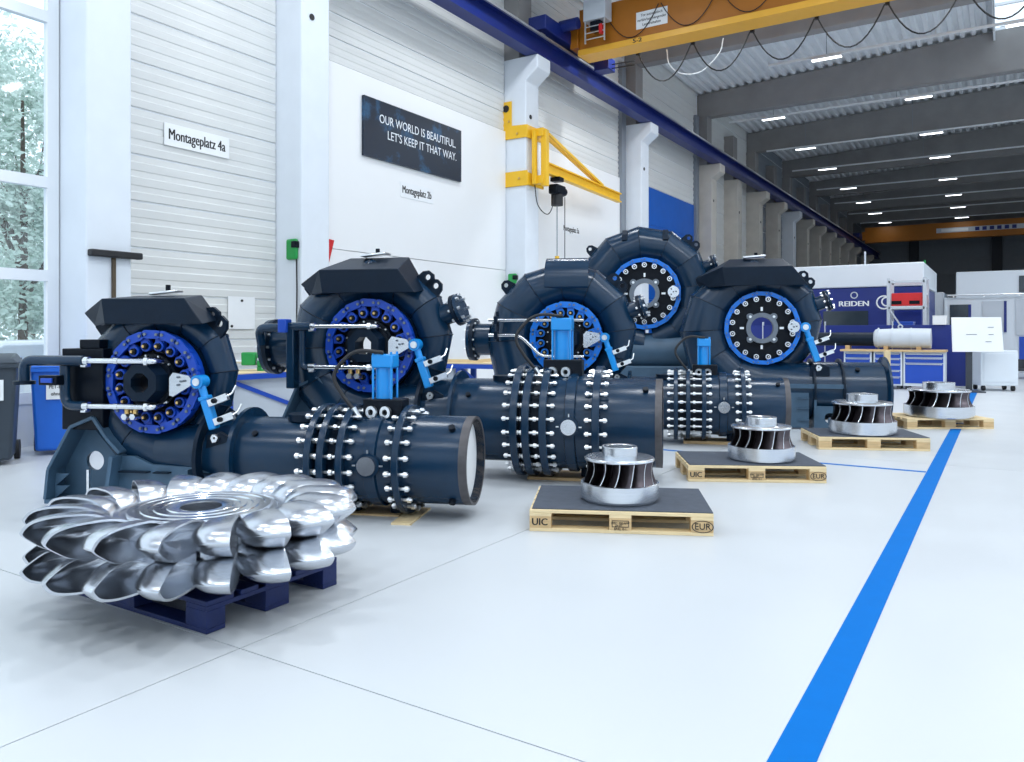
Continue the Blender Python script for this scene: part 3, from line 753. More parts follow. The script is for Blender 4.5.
    # inlet pipe train along +x
    if pipe:
        ax = pipe['z']; rp = pipe['r']; rf = pipe['rf']; re = pipe['re']
        X = pipe['x']       # start, ring1, ring2, ring3, ring4, end
        z0_ = H-(Ri+.88*r0)
        # transition from casing to pipe
        n = 28; g = MB(); vs_ = []; st_ = [(0, z0_, r0), (X[0]*.5, z0_*.5+ax*.5, (r0+rp)/2), (X[0], ax, rp), (X[1], ax, rp)]
        for x, z_, r in st_:
            for k in range(n): vs_.append((x, r*math.cos(2*pi*k/n), z_+r*math.sin(2*pi*k/n)))
        for i in range(len(st_)-1):
            for k in range(n): g.f.append((i*n+k, i*n+(k+1) % n, (i+1)*n+(k+1) % n, (i+1)*n+k))
        g.v = vs_; g.f += [tuple(range(n)), tuple(range((len(st_)-1)*n, len(st_)*n))]
        g.build('inlet_pipe', 'navy', T)
        for f_, m_ in ((.62, 'navy_dark'), (1.0, 'navy')):
            MB().lathe([(rp*.98, -.015), (rp+.07, -.015), (rp+.07, .015), (rp*.98, .015)], (X[0]*f_, 0, ax), (1,0,0), 32).build('pipe_collar', m_, T)
        MB().cyl((X[0]+.45, 0, ax+rp*.93), (X[0]+.45, 0, ax+rp+.03), .14, n=20).build('nozzle_cap', 'navy_dark', T)
        MB().cyl((X[0]+.15, -rp*.72, ax+rp*.60), (X[0]+.15, -rp*.82, ax+rp*.68), .022, n=10).build('plug', 'black_steel', T)
        fw = pipe['fw']
        for x in X[1:5]:
            MB().lathe([(rp*.9, -fw/2), (rf-.006, -fw/2), (rf, -fw/2+.006), (rf, fw/2-.006), (rf-.006, fw/2), (rp*.9, fw/2)], (x, 0, ax), (1,0,0), 48).build('flange', 'navy', T)
        # dismantling joint sleeve and valve body
        MB().cyl((X[1], 0, ax), (X[3], 0, ax), rp*1.02, n=36).build('joint_sleeve', 'navy_dark', T)
        xm = (X[3]+X[4])/2
        MB().lathe([(rp*.9, X[3]-xm), (rp*1.12, X[3]-xm), (rp*1.14, -.05), (rp*1.20, -.04), (rp*1.20, .04), (rp*1.14, .05), (rp*1.12, X[4]-xm), (rp*.9, X[4]-xm)], (xm, 0, ax), (1,0,0), 40).build('valve_body', 'navy', T)
        tr = MB().cyl((xm, -rp*1.0, ax), (xm, -rp*1.26, ax), .085, n=24).build('trunnion_boss', 'navy', T)
        MB().cyl((xm, -rp*1.26, ax), (xm, -rp*1.26-.03, ax), .066, n=28).build('trunnion_cover', 'machined', tr)
        for dx, dz in ((0, 1), (1, 0), (-1, 0)):
            MB().bar((xm+dx*.06, -rp*1.24, ax+dz*.06), (xm+dx*.11, -rp*1.24, ax+dz*.11), .01, .01).build('index_pin', 'zinc', tr)
        MB().cyl((xm+.1, 0, ax-rp*1.05), (xm+.1, 0, ax-rp*1.05-.10), .05, n=12).build('drain_plug', 'navy_dark', T)
        # end pipe
        e0, e1 = X[4], X[5]
        MB().lathe([(re*.9, 0), (re, 0), (re, e1-e0-.05), (re*.985, e1-e0), (re*.94, e1-e0), (re*.94, e1-e0-.12), (re*.90, e1-e0-.12)], (e0, 0, ax), (1,0,0), 48).build('end_pipe', 'navy', T)
        MB().lathe([(re*.94, -.055), (re*1.003, -.055), (re*1.003, .003), (re*.94, .003)], (e1, 0, ax), (1,0,0), 48).build('bare_steel_rim', 'rim_steel', T)
        MB().cyl((e1-.07, 0, ax), (e1-.06, 0, ax), re*.94, n=40).build('end_cover', 'paper', T)
        for q, f_ in ((50, .75), (-52, .75)):
            MB().cyl((e0+(e1-e0)*f_, -re*.98*math.cos(rad(q)), ax+re*.98*math.sin(rad(q))), (e0+(e1-e0)*f_, -(re+.03)*math.cos(rad(q)), ax+(re+.03)*math.sin(rad(q))), .024, n=10).build('plug', 'black_steel', T)
        # bolts
        nb = pipe['nb']; rb = (rf+rp)/2+.012
        b1 = bolt_mesh(fw+.13, .021, ('a', fw)); b2 = bolt_mesh(X[3]-X[2]+fw+.13, .021, ('b', X[3]-X[2])); 
        for k in range(nb):
            q = 2*pi*(k+.5)/nb; yy, zz = rb*math.cos(q), ax+rb*math.sin(q)
            if ax+rb*math.sin(q) < .0: continue
            inst('bolt', b1, T, (X[1]-.01, yy, zz)); inst('bolt', b2, T, ((X[2]+X[3])/2, yy, zz)); inst('bolt', b1, T, (X[4], yy, zz))
            inst('bolt', b1, T, (X[2], yy, zz))
        # shims under the flanges
        for x in (X[4],):
            MB().box(x-.04, x+.10, -rp*1.15, rp*.6, 0, max(.012, ax-rf)).build('wooden_shim', 'wood_pale', T)
        MB().box(X[2]-.05, X[3]+.35, -.1, rp*.8, 0, max(.012, ax-rf)).build('wooden_shim', 'wood', T)
        # hydraulic actuator standing on the valve
        if actuator:
            s = pipe['s']; zt = ax+rp*1.10; xm = pipe['a']
            MB().box(xm-.24*s, xm+.24*s, -.16*s, .12*s, zt-.03, zt+.20*s).build('actuator_bracket', 'black_steel', T, bevel=.01)
            ac = MB().cyl((xm-.02, 0, zt+.20*s), (xm-.02, 0, zt+.62*s), .10*s, n=20).build('actuator_cylinder', 'cyan', T)
            MB().box(xm-.15*s, xm+.11*s, -.13*s, .13*s, zt+.56*s, zt+.72*s).build('cylinder_head', 'cyan', ac, bevel=.012)
            for dx in (-.13, .09):
                for dy in (-.11, .11):
                    MB().cyl((xm+dx*s, dy*s, zt+.18*s), (xm+dx*s, dy*s, zt+.75*s), .014*s, n=8).build('tie_rod', 'cyan', ac)
            for dx in (-.12, .05):
                MB().lathe([(.022, -.012), (.045, -.012), (.045, .012), (.022, .012)], (xm+dx*s, -.19*s, zt+.05*s), (.3,1,0), 20).build('eye_bolt', 'zinc', T)
            MB().tube(elbow([(xm+.0, -.12*s, zt+.74*s), (xm-.36*s, -.14*s, zt+.78*s), (xm-.62*s, -.2*s, zt+.48*s), (xm-.45*s, -.22*s, zt+.22*s), (xm-.27*s, -.22*s, zt+.02*s)], rr=.25), .014, 8).build('hydraulic_hose', 'rubber', ac)
            MB().cyl((xm-.33*s, -.22*s, zt+.10*s), (xm-.25*s, -.22*s, zt-.02*s), .02, n=8).build('hose_fitting', 'zinc', ac)
    return T

T1 = turbine('dark blue turbine nearest the window, silver pipes and closed nozzle, behind the bucket wheel', 170, 6.0, .957, .374, .36, .215, .68, 'ring_blue', 'nozzle', 'box', 'loop',
        dict(z=.405, r=.285, rf=.392, re=.315, fw=.05, nb=20, x=[.68, 1.293, 1.389, 1.529, 1.933, 2.417], a=1.75, s=.62), left_box=True, alpha=10.0, stub=False)
T2 = turbine('dark blue turbine with white-lit hub hole, second from the window', 380, 7.41, 1.206, .418, .41, .32, .66, 'ring_blue', 'nozzle', 'box', 'loop',
        dict(z=.525, r=.375, rf=.50, re=.39, fw=.065, nb=24, x=[.80, 1.395, 1.50, 1.65, 2.10, 2.645], a=1.77, s=.72), stub_left=True)
T3 = turbine('dark blue turbine with curved shield plate on top, beneath the hanging hoist hook', 569, 9.66, 1.258, .43, .45, .37, .60, 'ring_blue_light', 'nozzle', 'shield', 'bars',
        dict(z=.47, r=.32, rf=.435, re=.32, fw=.05, nb=24, x=[.75, 1.30, 1.44, 1.62, 2.06, 2.58], a=1.64, s=.60), stub_left=True)
T4 = turbine('largest dark blue turbine, standing highest at the back before the blue gate', 645, 12.6, 1.95, .567, .55, .33, .22, 'ring_blue_light', 'ring', 'ribs', None, None, nv=18, stand=False, servo=False)
T5 = turbine('dark blue turbine with grey lobed hub ring, rightmost of the row', 760, 11.18, 1.39, .512, .48, .42, .73, 'ring_blue_light', 'ring', 'box', None, None, nv=16, stand=False)

# machine 4: pedestal
def pedestal(T, H, Rr, Ri, r0):
    MB().add([(-1.0,-.45,0),(1.0,-.45,0),(1.0,.5,0),(-1.0,.5,0),(-.62,-.38,.80),(.72,-.38,.80),(.72,.5,.80),(-.62,.5,.80)],
             [(0,3,2,1),(4,5,6,7),(0,1,5,4),(1,2,6,5),(2,3,7,6),(3,0,4,7)]).build('pedestal', 'primer', T, bevel=.02)
    MB().cyl((-.62, -.05, 1.02), (.80, -.05, 1.02), .30, n=28).build('inlet_pipe', 'primer', T)
    for x in (-.3, 0, .3): MB().box(x, x+.03, -.46, -.38, .50, .62).build('tie_lug', 'navy_dark', T)
    MB().cyl((.80, -.05, 1.02), (.85, -.05, 1.02), .42, n=28).build('flange', 'navy_dark', T)
    b = bolt_mesh(.16, .022, 'p4')
    for k in range(14): inst('bolt', b, T, (.83, -.05+.37*math.cos(k*pi/7), 1.02+.37*math.sin(k*pi/7)))
pedestal(T4, 1.95, .567, .55, .33)
# machine 5: plain inlet duct with box support
def duct5(T):
    z0_ = 1.39-(.48+.88*.42); ax = .50
    n = 28; g = MB(); st_ = [(0, z0_, .42), (.45, ax, .42), (.62, ax, .41), (1.18, ax, .41)]
    for x, z_, r in st_:
        for k in range(n): g.v.append((x, r*math.cos(2*pi*k/n), z_+r*math.sin(2*pi*k/n)))
    for i in range(len(st_)-1):
        for k in range(n): g.f.append((i*n+k, i*n+(k+1) % n, (i+1)*n+(k+1) % n, (i+1)*n+k))
    g.f += [tuple(range(n)), tuple(range(3*n, 4*n))]
    g.build('inlet_pipe', 'navy', T)
    MB().lathe([(.40, 0), (.41, 0), (.41, .42), (.49, .45), (.49, .48), (.40, .48)], (1.18, 0, ax), (1,0,0), 40).build('end_pipe', 'navy', T)
    MB().cyl((1.60, 0, ax), (1.64, 0, ax), .40, n=36).build('end_cover', 'black_steel', T)
    for x in (.68, 1.06): 
        MB().lathe([(.40, -.015), (.46, -.015), (.46, .015), (.40, .015)], (x, 0, ax), (1,0,0), 36).build('pipe_collar', 'navy_dark', T)
        MB().box(x-.015, x+.015, -.45, .45, .0, .55).build('support_wall', 'primer', T)
    MB().box(.10, 1.08, -.44, -.41, .56, .62).build('side_rail', 'primer', T)
    MB().holed([(.69, .02), (1.05, .02), (1.05, .32), (.69, .32)], (.87, .16), .07, -.43, -.41, n=20).build('support_wall', 'primer', T)
    MB().box(-.3, .60, -.42, -.40, .02, .50).build('support_wall', 'primer', T)
    for z_ in (.12, .28, .42): MB().box(.45, .60, -.45, -.42, z_, z_+.012).build('tie_lug', 'primer', T)
    MB().cyl((.45, 0, ax+.38), (.45, 0, ax+.47), .14, n=20).build('nozzle_cap', 'navy_dark', T)
    for k in range(8): MB().cyl((.45+.11*math.cos(k*pi/4), .11*math.sin(k*pi/4), ax+.46), (.45+.11*math.cos(k*pi/4), .11*math.sin(k*pi/4), ax+.53), .014, n=6).build('stud', 'zinc', T)
    MB().cyl((1.25, -.27, ax+.30), (1.25, -.30, ax+.33), .03, n=10).build('plug', 'black_steel', T)
    # body under the casing
    MB().prism([(-1.1, .02), (-1.15, .5), (-.9, .75), (-.3, .35), (-.3, .02)], -.35, .35).build('cradle_plate', 'navy', T)
duct5(T5)

# ================================================================== BUCKET WHEEL on blue pallet
def pallet(label, xy, rz, board_m, block_m, mat_on=True, cat='pallet', printed=False):
    T = thing('pallet', label, cat, (xy[0], xy[1], 0), rz, 'pallets on the floor')
    def bd(nm, x0, x1, y0, y1, z0, z1, m): MB().box(x0, x1, y0, y1, z0, z1).build(nm, m, T, smooth=False, bevel=.003)
    for y0, y1 in ((-.4, -.3), (-.0725, .0725), (.3, .4)): bd('bottom_board', -.6, .6, y0, y1, 0, .022, board_m)
    for y0, y1 in ((-.4, -.3), (-.0725, .0725), (.3, .4)):
        for x0, x1 in ((-.6, -.455), (-.0725, .0725), (.455, .6)): bd('block', x0, x1, y0, y1, .022, .10, block_m)
    for x0, x1 in ((-.6, -.455), (-.0725, .0725), (.455, .6)): bd('stringer_board', x0, x1, -.4, .4, .10, .122, board_m)
    for y0, y1 in ((-.4, -.255), (-.215, -.115), (-.0725, .0725), (.115, .215), (.255, .4)): bd('deck_board', -.6, .6, y0, y1, .122, .144, board_m)
    if mat_on: bd('mat', -.585, .60, -.385, .40, .144, .152, 'mat_dark')
    if printed:
        text('stamp', 'UIC', .065, face_my(-.53, -.4015, .062), 'ink', T, bold=.0015)
        text('stamp', 'EUR', .058, face_my(.53, -.4015, .060), 'ink', T)
        MB().lathe([(.058, -.001), (.064, -.001), (.064, .001), (.058, .001)], (0,0,0), (0,1,0), 28).build('stamp_ring', 'ink', T, loc=(.53, -.4015, .060)).scale = (1.1, 1, .62)
        s = MB()
        for a, b, c, d in ((-.055, .055, .042, .046), (-.055, .055, .082, .086), (-.055, -.051, .042, .086), (.051, .055, .042, .086)): s.box(a, b, -.4015, -.3995, c, d)
        s.build('stamp_frame', 'ink', T, smooth=False)
        text('stamp', 'IPPC  DE-NW', .020, face_my(0, -.4015, .068), 'ink', T); text('stamp', '24 HT', .018, face_my(-.01, -.4015, .052), 'ink', T)
        text('stamp', 'EPAL 0-1', .022, face_my(0, -.4015, .030), 'ink', T)
    return T
PWx, PWz = -1.56, 3.90
wx, wy = W(-1.64, 4.05)
pallet('worn dark blue pallet under the large bucket wheel', (wx, wy), rad(181), 'pallet_blue', 'pallet_blue', False)
wx, wy = W(PWx, PWz)
PW = thing('bucket_wheel', 'polished steel Pelton bucket wheel lying flat on blue pallet', 'turbine wheel', (wx, wy, 0), HEAD)
ZC = .355; BH = .30; RB0, RB1 = .41, .782
prof = [(.10, -.10), (.10, .095)]
r = .12
for k in range(9):
    r2 = .13 + k*.030; zt_ = .100 - .004*(k % 2) - (.010 if k > 6 else 0)
    prof += [(r2, zt_), (r2+.026, zt_)]
prof += [(.42, .075), (.47, .045), (.47, -.045), (.42, -.075), (.38, -.10)]
MB().lathe(prof, (0, 0, ZC), (0,0,1), 72).build('hub_disc', 'turned', PW, ang=25)
MB().lathe([(.085, -.12), (.16, -.12), (.16, -.095), (.085, -.095)], (0,0,ZC), (0,0,1), 40).build('hub_ring', 'turned', PW)
MB().cyl((0,0,.144), (0,0,ZC-.10), .30, n=40).build('support_ring', 'black_steel', PW)
def bucket_mesh():
    L = (RB1-RB0)/2; b = BH/2; D = .170; m = 10
    ctl = [(-1,.03),(-.5,0),(0,0),(.32,0),(.56,.09),(.80,.29),(1.0,.50),(1.01,.63),(.84,.85),(.48,.97),(0,1.0),(-.5,.96),(-.88,.74),(-1.04,.40)]
    out = []; q = len(ctl)
    for i in range(q):
        p0, p1, p2, p3 = (Vector(ctl[(i+j-1) % q]) for j in range(4))
        for k in range(4):
            t = k/4
            out.append(.5*((2*p1) + (p2-p0)*t + (2*p0-5*p1+4*p2-p3)*t*t + (3*p1-p0-3*p2+p3)*t**3))
    n = len(out); cen = Vector((-.02, .50)); mb = MB()
    for sg in (1, -1):
        o = len(mb.v); N = (m+1)*n
        for gx, gy, dep in ((.955, .955, D), (1.02, 1.02, D+.016)):
            for j in range(m+1):
                k = math.sin(j/m*pi/2); d = dep*math.cos(j/m*pi/2)**.8 if j < m else 0
                for p in out:
                    rim = Vector((p.x*gx, max(p.y, 0)*gy)); e = cen + (rim-cen)*k
                    mb.v.append((e.x*L, d, sg*max(e.y, 0)*b))
        for off in (0, N):
            for j in range(m):
                for i in range(n):
                    i2 = (i+1) % n; mb.f.append((o+off+j*n+i, o+off+j*n+i2, o+off+(j+1)*n+i2, o+off+(j+1)*n+i))
        for i in range(n):
            i2 = (i+1) % n; mb.f.append((o+m*n+i, o+m*n+i2, o+N+m*n+i2, o+N+m*n+i))
    mb.box(-L*1.25, -L*.55, .01, .10, -.05, .05)
    return mb.mesh('bucket', 'polished', True, 42)
bk = bucket_mesh(); NB = 18
for k in range(NB):
    a = 2*pi*k/NB + .1; rm = (RB0+RB1)/2
    # local x radial, local y = away from the opening (opening faces counter-clockwise)
    inst('bucket', bk, PW, (rm*math.cos(a), rm*math.sin(a), ZC), (0, 0, a - rad(24)), (1, -1, 1))

# ================================================================== runner wheels on wooden pallets
def runner(label, xy, s, sz, rz, zb):
    T = thing('runner_wheel', label, 'turbine runner', (xy[0], xy[1], zb), rz, 'machined runner wheels on wooden pallets')
    z1, z2, z3, z4 = .125*sz, .275*sz, .30*sz, .375*sz
    MB().lathe([(.19*s, 0), (.255*s, 0), (.262*s, .012), (.262*s, z1*.18), (.273*s, z1*.2), (.273*s, z1), (.262*s, z1+.004), (.20*s, z1-.01)], (0,0,0), (0,0,1), 64).build('lower_ring', 'machined', T)
    MB().lathe([(.06*s, z2-.01), (.235*s, z2), (.245*s, z2+.006), (.245*s, z3-.008), (.235*s, z3), (.13*s, z3+.012), (.06*s, z3+.012)], (0,0,0), (0,0,1), 64).build('crown', 'machined', T)
    MB().lathe([(.085*s, z3), (.125*s, z3), (.125*s, z4-.004), (.121*s, z4), (.095*s, z4), (.085*s, z4-.006)], (0,0,0), (0,0,1), 48).build('hub', 'machined', T)
    MB().lathe([(.05*s, .02), (.16*s, .02), (.10*s, z1*1.3), (.07*s, z2), (.05*s, z2)], (0,0,0), (0,0,1), 40).build('hub_cone', 'blade_dark', T)
    b = MB(); n1, n2 = 7, 5; vs_ = []
    for side in (-1, 1):
        for j in range(n2+1):
            v = j/n2; z_ = z1-.012 + (z2-z1+.014)*v
            ro = (.262 - .032*math.sin(v*pi*.75))*s
            for i in range(n1+1):
                u_ = i/n1; rr = ro - u_*.15*s; a = -.55*u_ - .16*(1-v)**2 ; t = side*.003*s*(1 if i == 0 else 1.2)
                a += t/rr
                vs_.append((rr*math.cos(a), rr*math.sin(a), z_))
    w_ = n1+1; N = w_*(n2+1)
    for o in (0, N):
        for j in range(n2):
            for i in range(n1): b.f.append((o+j*w_+i, o+j*w_+i+1, o+(j+1)*w_+i+1, o+(j+1)*w_+i))
    edge = [(0, j) for j in range(n2+1)]
    for j in range(n2): b.f.append((j*w_, (j+1)*w_, N+(j+1)*w_, N+j*w_))
    b.v = vs_
    me = b.mesh('blade', 'blade_dark', True, 40); me.materials.append(M['machined'])
    for p in me.polygons[-n2:]: p.material_index = 1
    for k in range(15): inst('blade', me, T, (0,0,0), (0,0,2*pi*k/15+.12))
    return T
pal = [((.759, 5.507), HEAD-rad(6.7), True), ((2.19, 7.26), HEAD-rad(3.8), True), ((4.116, 9.13), HEAD-rad(6.6), True), ((6.02, 11.07), HEAD+rad(.5), False)]
plab = ['wooden pallet with dark mat and stamped blocks, nearest the camera', 'wooden pallet with dark mat, second from the camera',
        'wooden pallet with dark mat beside the rightmost turbine pipe', 'bare wooden pallet standing across the blue floor line']
rlab = ['small machined runner wheel with bright blade edges on nearest pallet', 'machined runner wheel with dark vanes on second pallet',
        'large machined runner wheel on third pallet, before the rightmost turbine', 'widest machined runner wheel on the pallet across blue line']
rpos = [(.757, 5.47, 1.0, 1.0), (2.31, 7.20, 1.10, 1.05), (4.10, 9.10, 1.36, 1.22), (6.04, 11.0, 1.64, 1.28)]
for i, ((c, rz, mo), rp) in enumerate(zip(pal, rpos)):
    pallet(plab[i], W(*c), rz, 'wood_pale', 'wood', mo, printed=(i < 2))
    runner(rlab[i], W(rp[0], rp[1]), rp[2], rp[3], .7*i, .152 if mo else .144)

# ================================================================== floor lines
tag(MB().box(-.615, -.485, -1.0, 21.0, .0005, .003).build('floor_line', 'line_blue', smooth=False), 'broad blue line painted along the white floor', 'floor marking')
tag(MB().box(-5.4, -.62, 8.30, 8.36, .0005, .003).build('floor_line', 'line_blue', smooth=False), 'thin blue line crossing behind the pallets', 'floor marking')

# ================================================================== wall signs
sg = thing('wall_sign', 'dark blue poster board with white slogan on white wall panel', 'sign', (WX-.03, 11.60, 4.98))
MB().box(0, .06, -1.45, 1.45, -.53, .53).build('board', 'poster', sg, smooth=False, bevel=.006)
text('lettering', 'OUR WORLD IS BEAUTIFUL.', .225, face_px(.0615, .10, .20), 'ink_white', sg, sx=.82, ext=.001)
text('lettering', "LET'S KEEP IT THAT WAY.", .225, face_px(.0615, .22, -.06), 'ink_white', sg, sx=.82, ext=.001)
def place_sign(body, y, z, x, L, label, size):
    s = thing('place_sign', label, 'sign', (x, y, z))
    MB().box(0, .008, -L/2, L/2, -size*.72, size*.72).build('plate', 'paper', s, smooth=False)
    text('lettering', body, size, face_px(.0095, 0, 0), 'ink', s, sx=.66, bold=.006, ext=.001)
place_sign('Montageplatz 4a', 6.88, 4.02, WX-.062, 1.04, 'white Montageplatz 4a sign on the ribbed panels', .21)
place_sign('Montageplatz 2b', 11.68, 4.02, WX-.03, 1.0, 'white Montageplatz 2b sign below the slogan board', .20)
place_sign('Montageplatz 3a', 18.0, 4.02, WX-.03, 1.0, 'white Montageplatz 3a sign below the jib arm', .20)

# ================================================================== crane runway, bridge crane, jib crane
GX = -8.88
rw = thing('crane_runway', 'long blue crane runway girder with steel rail on the columns', 'crane rail', (GX, 0, 7.52))
MB().box(-.16, .16, Y0+.2, Y1-.2, 0, .03).build('lower_flange', 'rail_blue', rw, smooth=False)
MB().box(-.012, .012, Y0+.2, Y1-.2, .03, .43).build('web', 'rail_blue', rw, smooth=False)
MB().box(-.16, .16, Y0+.2, Y1-.2, .43, .46).build('upper_flange', 'rail_blue', rw, smooth=False)
MB().box(-.035, .035, Y0+.2, Y1-.2, .46, .53).build('rail', 'rail_steel', rw, smooth=False)
MB().box(.16, .21, Y0+.2, Y1-.2, .41, .46).build('conductor_strip', 'rail_steel', rw, smooth=False)
def bridge_crane(y, m, label, flange_m, near):
    T = thing('bridge_crane', label, 'crane', (0, y, 7.80))
    MB().box(-8.42, RX-.8, -.02, .40, .14, 1.10).build('box_girder', m, T, smooth=False, bevel=.01)
    MB().box(-8.42, RX-.8, -.10, .48, .0, .14).build('lower_flange', flange_m, T, smooth=False, bevel=.008)
    MB().box(-9.05, -8.60, -1.3, 1.7, .30, .62).build('end_carriage', 'rail_blue', T, smooth=False, bevel=.015)
    MB().box(-8.62, -8.42, -.1, .5, .20, .8).build('end_plate', m, T, smooth=False, bevel=.01)
    for yy in (-1.05, 1.45): 
        MB().cyl((-8.96, yy, .415), (-8.80, yy, .415), .16, n=20).build('wheel', 'rail_steel', T)
    if near:
        MB().box(-8.10, -7.55, -.45, -.10, .62, 1.35).build('control_box', 'grey_light', T, smooth=False, bevel=.01)
        for x in (-8.08, -7.6):
            MB().box(x, x+.03, -.42, -.39, .12, .65).build('box_post', 'zinc', T, smooth=False)
        for z_ in (.2, .34, .48): MB().box(-8.08, -7.58, -.41, -.39, z_, z_+.02).build('box_rung', 'zinc', T, smooth=False)
        MB().box(-7.95, -7.7, -.40, -.2, .40, .60).build('contactor', 'black_steel', T, smooth=False)
        MB().box(-7.72, -7.64, -.42, -.3, .3, .5).build('red_switch', 'red', T, smooth=False)
        MB().cyl((-8.65, -.5, .60), (-8.2, -.5, .60), .13, n=16).build('travel_motor', 'rail_blue', T)
        MB().box(-8.5, -8.1, .9, 1.3, -.05, .25).build('travel_drive', 'rail_blue', T, smooth=False, bevel=.02)
        for z_ in (.0, .1): MB().tube([(-8.1, 1.1, z_), (-7.5, 1.1, z_-.02)], .015, 6).build('cable', 'rubber', T)
        sgn = MB().box(-6.98, -6.24, -.032, -.022, .34, .72).build('notice', 'paper', T, smooth=False)
        for i, t_ in enumerate(('Tor automatisch', 'verfahrbar, hängender', 'Last freihalten')):
            text('lettering', t_, .085, face_my(-6.61, -.0335, .635-.105*i), 'ink', sgn, sx=.9, ext=.001, bold=.001)
        text('lettering', '5-2', .13, face_my(-6.92, -.1015, .07), 'ink', T, sx=1.3, bold=.004)
        # festoon: sagging cable loops on the far side of the girder
        n = 12
        for k in range(11):
            xa = -7.2+k*1.32; xb = xa+1.26
            path = [(xa+(xb-xa)*i/n, .62, .02 - .72*(1-((2*i/n)-1)**2)) for i in range(n+1)]
            MB().tube(path, .016, 6).build('festoon_cable', 'rubber', T)
            MB().box(xa-.05, xa+.03, .58, .66, .0, .10).build('cable_carrier', 'black_steel', T, smooth=False)
            path = [(xa-.5+1.26*i/n, -.06, .80 - .62*(1-((2*i/n)-1)**2)) for i in range(n+1)]
            MB().tube(path, .010, 6).build('control_cable', 'rubber', T)
        MB().tube(curve_pts([(-6.5, .60, .0), (-6.44, .62, -.35), (-6.15, .66, -.60), (-5.7, .66, -.62), (-5.3, .64, -.3), (-5.2, .62, .0)]), .012, 6).build('white_cable', 'paper', T)
    else:
        bd = MB().box(-3.9, 1.5, -.032, -.022, .40, .72).build('name_board', 'grey_light', T, smooth=False)
        MB().box(-3.6, -2.0, -.036, -.030, .46, .66).build('name_block', 'paper', bd, smooth=False)
        for k in range(6): MB().box(-1.6+k*.42, -1.35+k*.42, -.036, -.030, .44, .68).build('name_block', 'mill_blue', bd, smooth=False)
    return T
bridge_crane(16.3, 'crane_yellow_shaded', 'yellow overhead bridge crane with white notice and hanging cable loops', 'crane_yellow', True)
bridge_crane(61.0, 'crane_yellow_shaded', 'orange overhead bridge crane at the far end of the hall', 'crane_yellow_shaded', False)

def jib_crane():
    yc = 15.15
    T = thing('jib_crane', 'yellow wall jib crane bolted to a white column, hook hanging down', 'crane', (COLX, yc, 0))
    # wall brackets that clasp the column on its near face
    yb = -.295
    MB().prism([(-.62, 5.70), (.06, 5.70), (.06, 5.98), (-.36, 6.0), (-.36, 6.56), (-.62, 6.56)], yb-.03, yb).build('upper_bracket', 'jib_yellow', T, bevel=.008)
    MB().box(-.62, .06, yb-.03, yb, 4.62, 4.96).build('lower_bracket', 'jib_yellow', T, bevel=.008)
    for z_, m_ in ((5.70, 'a'), (4.64, 'b')):
        MB().box(.0, .05, -.295, .43, z_, z_+.28).build('clamp_plate', 'jib_yellow', T, bevel=.006)
        MB().box(.05, .34, -.10, .10, z_+.04, z_+.22).build('bearing_arm', 'jib_yellow', T, bevel=.006)
    for x, z_ in ((-.55, 5.80), (-.2, 5.80), (-.42, 6.1), (-.55, 4.72), (-.55, 4.86), (-.15, 4.79)):
        MB().cyl((x, yb-.03, z_), (x, yb-.055, z_), .026, n=6).build('bolt', 'brass', T)
    MB().cyl((-.50, yb-.031, 6.40), (-.50, yb-.045, 6.40), .08, n=20).build('anchor_hole', 'ink', T)
    MB().box(.26, .40, -.07, .07, 4.62, 5.88).build('pivot_post', 'jib_yellow', T, bevel=.01)
    MB().box(.10, .19, -.20, -.10, 4.66, 5.86).build('back_post', 'jib_yellow', T, bevel=.008)
    d = Vector((-.055, 1, 0)).normalized(); Lj = 4.55
    p = Vector((.33, 0, 4.93))
    MB().bar(p, p+d*Lj, .14, .03).build('jib_lower_flange', 'jib_yellow', T)
    MB().bar(p+Vector((0,0,.11)), p+d*Lj+Vector((0,0,.11)), .03, .22).build('jib_web', 'jib_yellow', T)
    MB().bar(p+Vector((0,0,.22)), p+d*Lj+Vector((0,0,.22)), .14, .03).build('jib_upper_flange', 'jib_yellow', T)
    for sx in (-.06, .06):
        MB().bar(p+Vector((sx,.05,.86)), p+d*(Lj*.72)+Vector((sx*.6,0,.24)), .06, .06).build('tie_strut', 'jib_yellow', T)
    h = p+d*.62
    MB().bar(h+d*-.12+Vector((0,0,-.06)), h+d*.12+Vector((0,0,-.06)), .24, .10).build('trolley', 'black_steel', T, bevel=.01)
    MB().bar(h+d*-.22+Vector((0,0,-.30)), h+d*.24+Vector((0,0,-.30)), .24, .22).build('hoist_body', 'black_steel', T, bevel=.03)
    MB().cyl(h+Vector((0,0,-.40)), h+Vector((0,0,-.66)), .14, n=18).build('chain_bucket', 'rubber', T)
    MB().cyl(h+d*.24+Vector((0,0,-.30)), h+d*.36+Vector((0,0,-.30)), .10, n=16).build('hoist_motor', 'black_steel', T)
    hb = h+Vector((0,0,-.6))
    MB().cyl(hb, (hb.x, hb.y, 3.08), .014, n=6).build('chain', 'grey_mid', T)
    MB().cyl((hb.x, hb.y, 3.10), (hb.x, hb.y, 2.92), .05, n=12).build('hook_block', 'jib_yellow', T)
    MB().tube([(hb.x, hb.y+.07*math.sin(q), 2.84+.07*math.cos(q)) for q in [k*.45 for k in range(11)]], .02, 8).build('hook', 'black_steel', T)
    q = h+d*.42+Vector((0,0,-.4)); MB().cyl(q, (q.x, q.y, 2.6), .011, n=6).build('pendant_cable', 'rubber', T)
    MB().tube(curve_pts([(.15,-.15,4.64), (.2,-.1,4.2), (.32,.1,4.0), (.34,.32,4.2), (h.x,h.y-.1,h.z-.25)]), .012, 6).build('power_cable', 'rubber', T)
jib_crane()

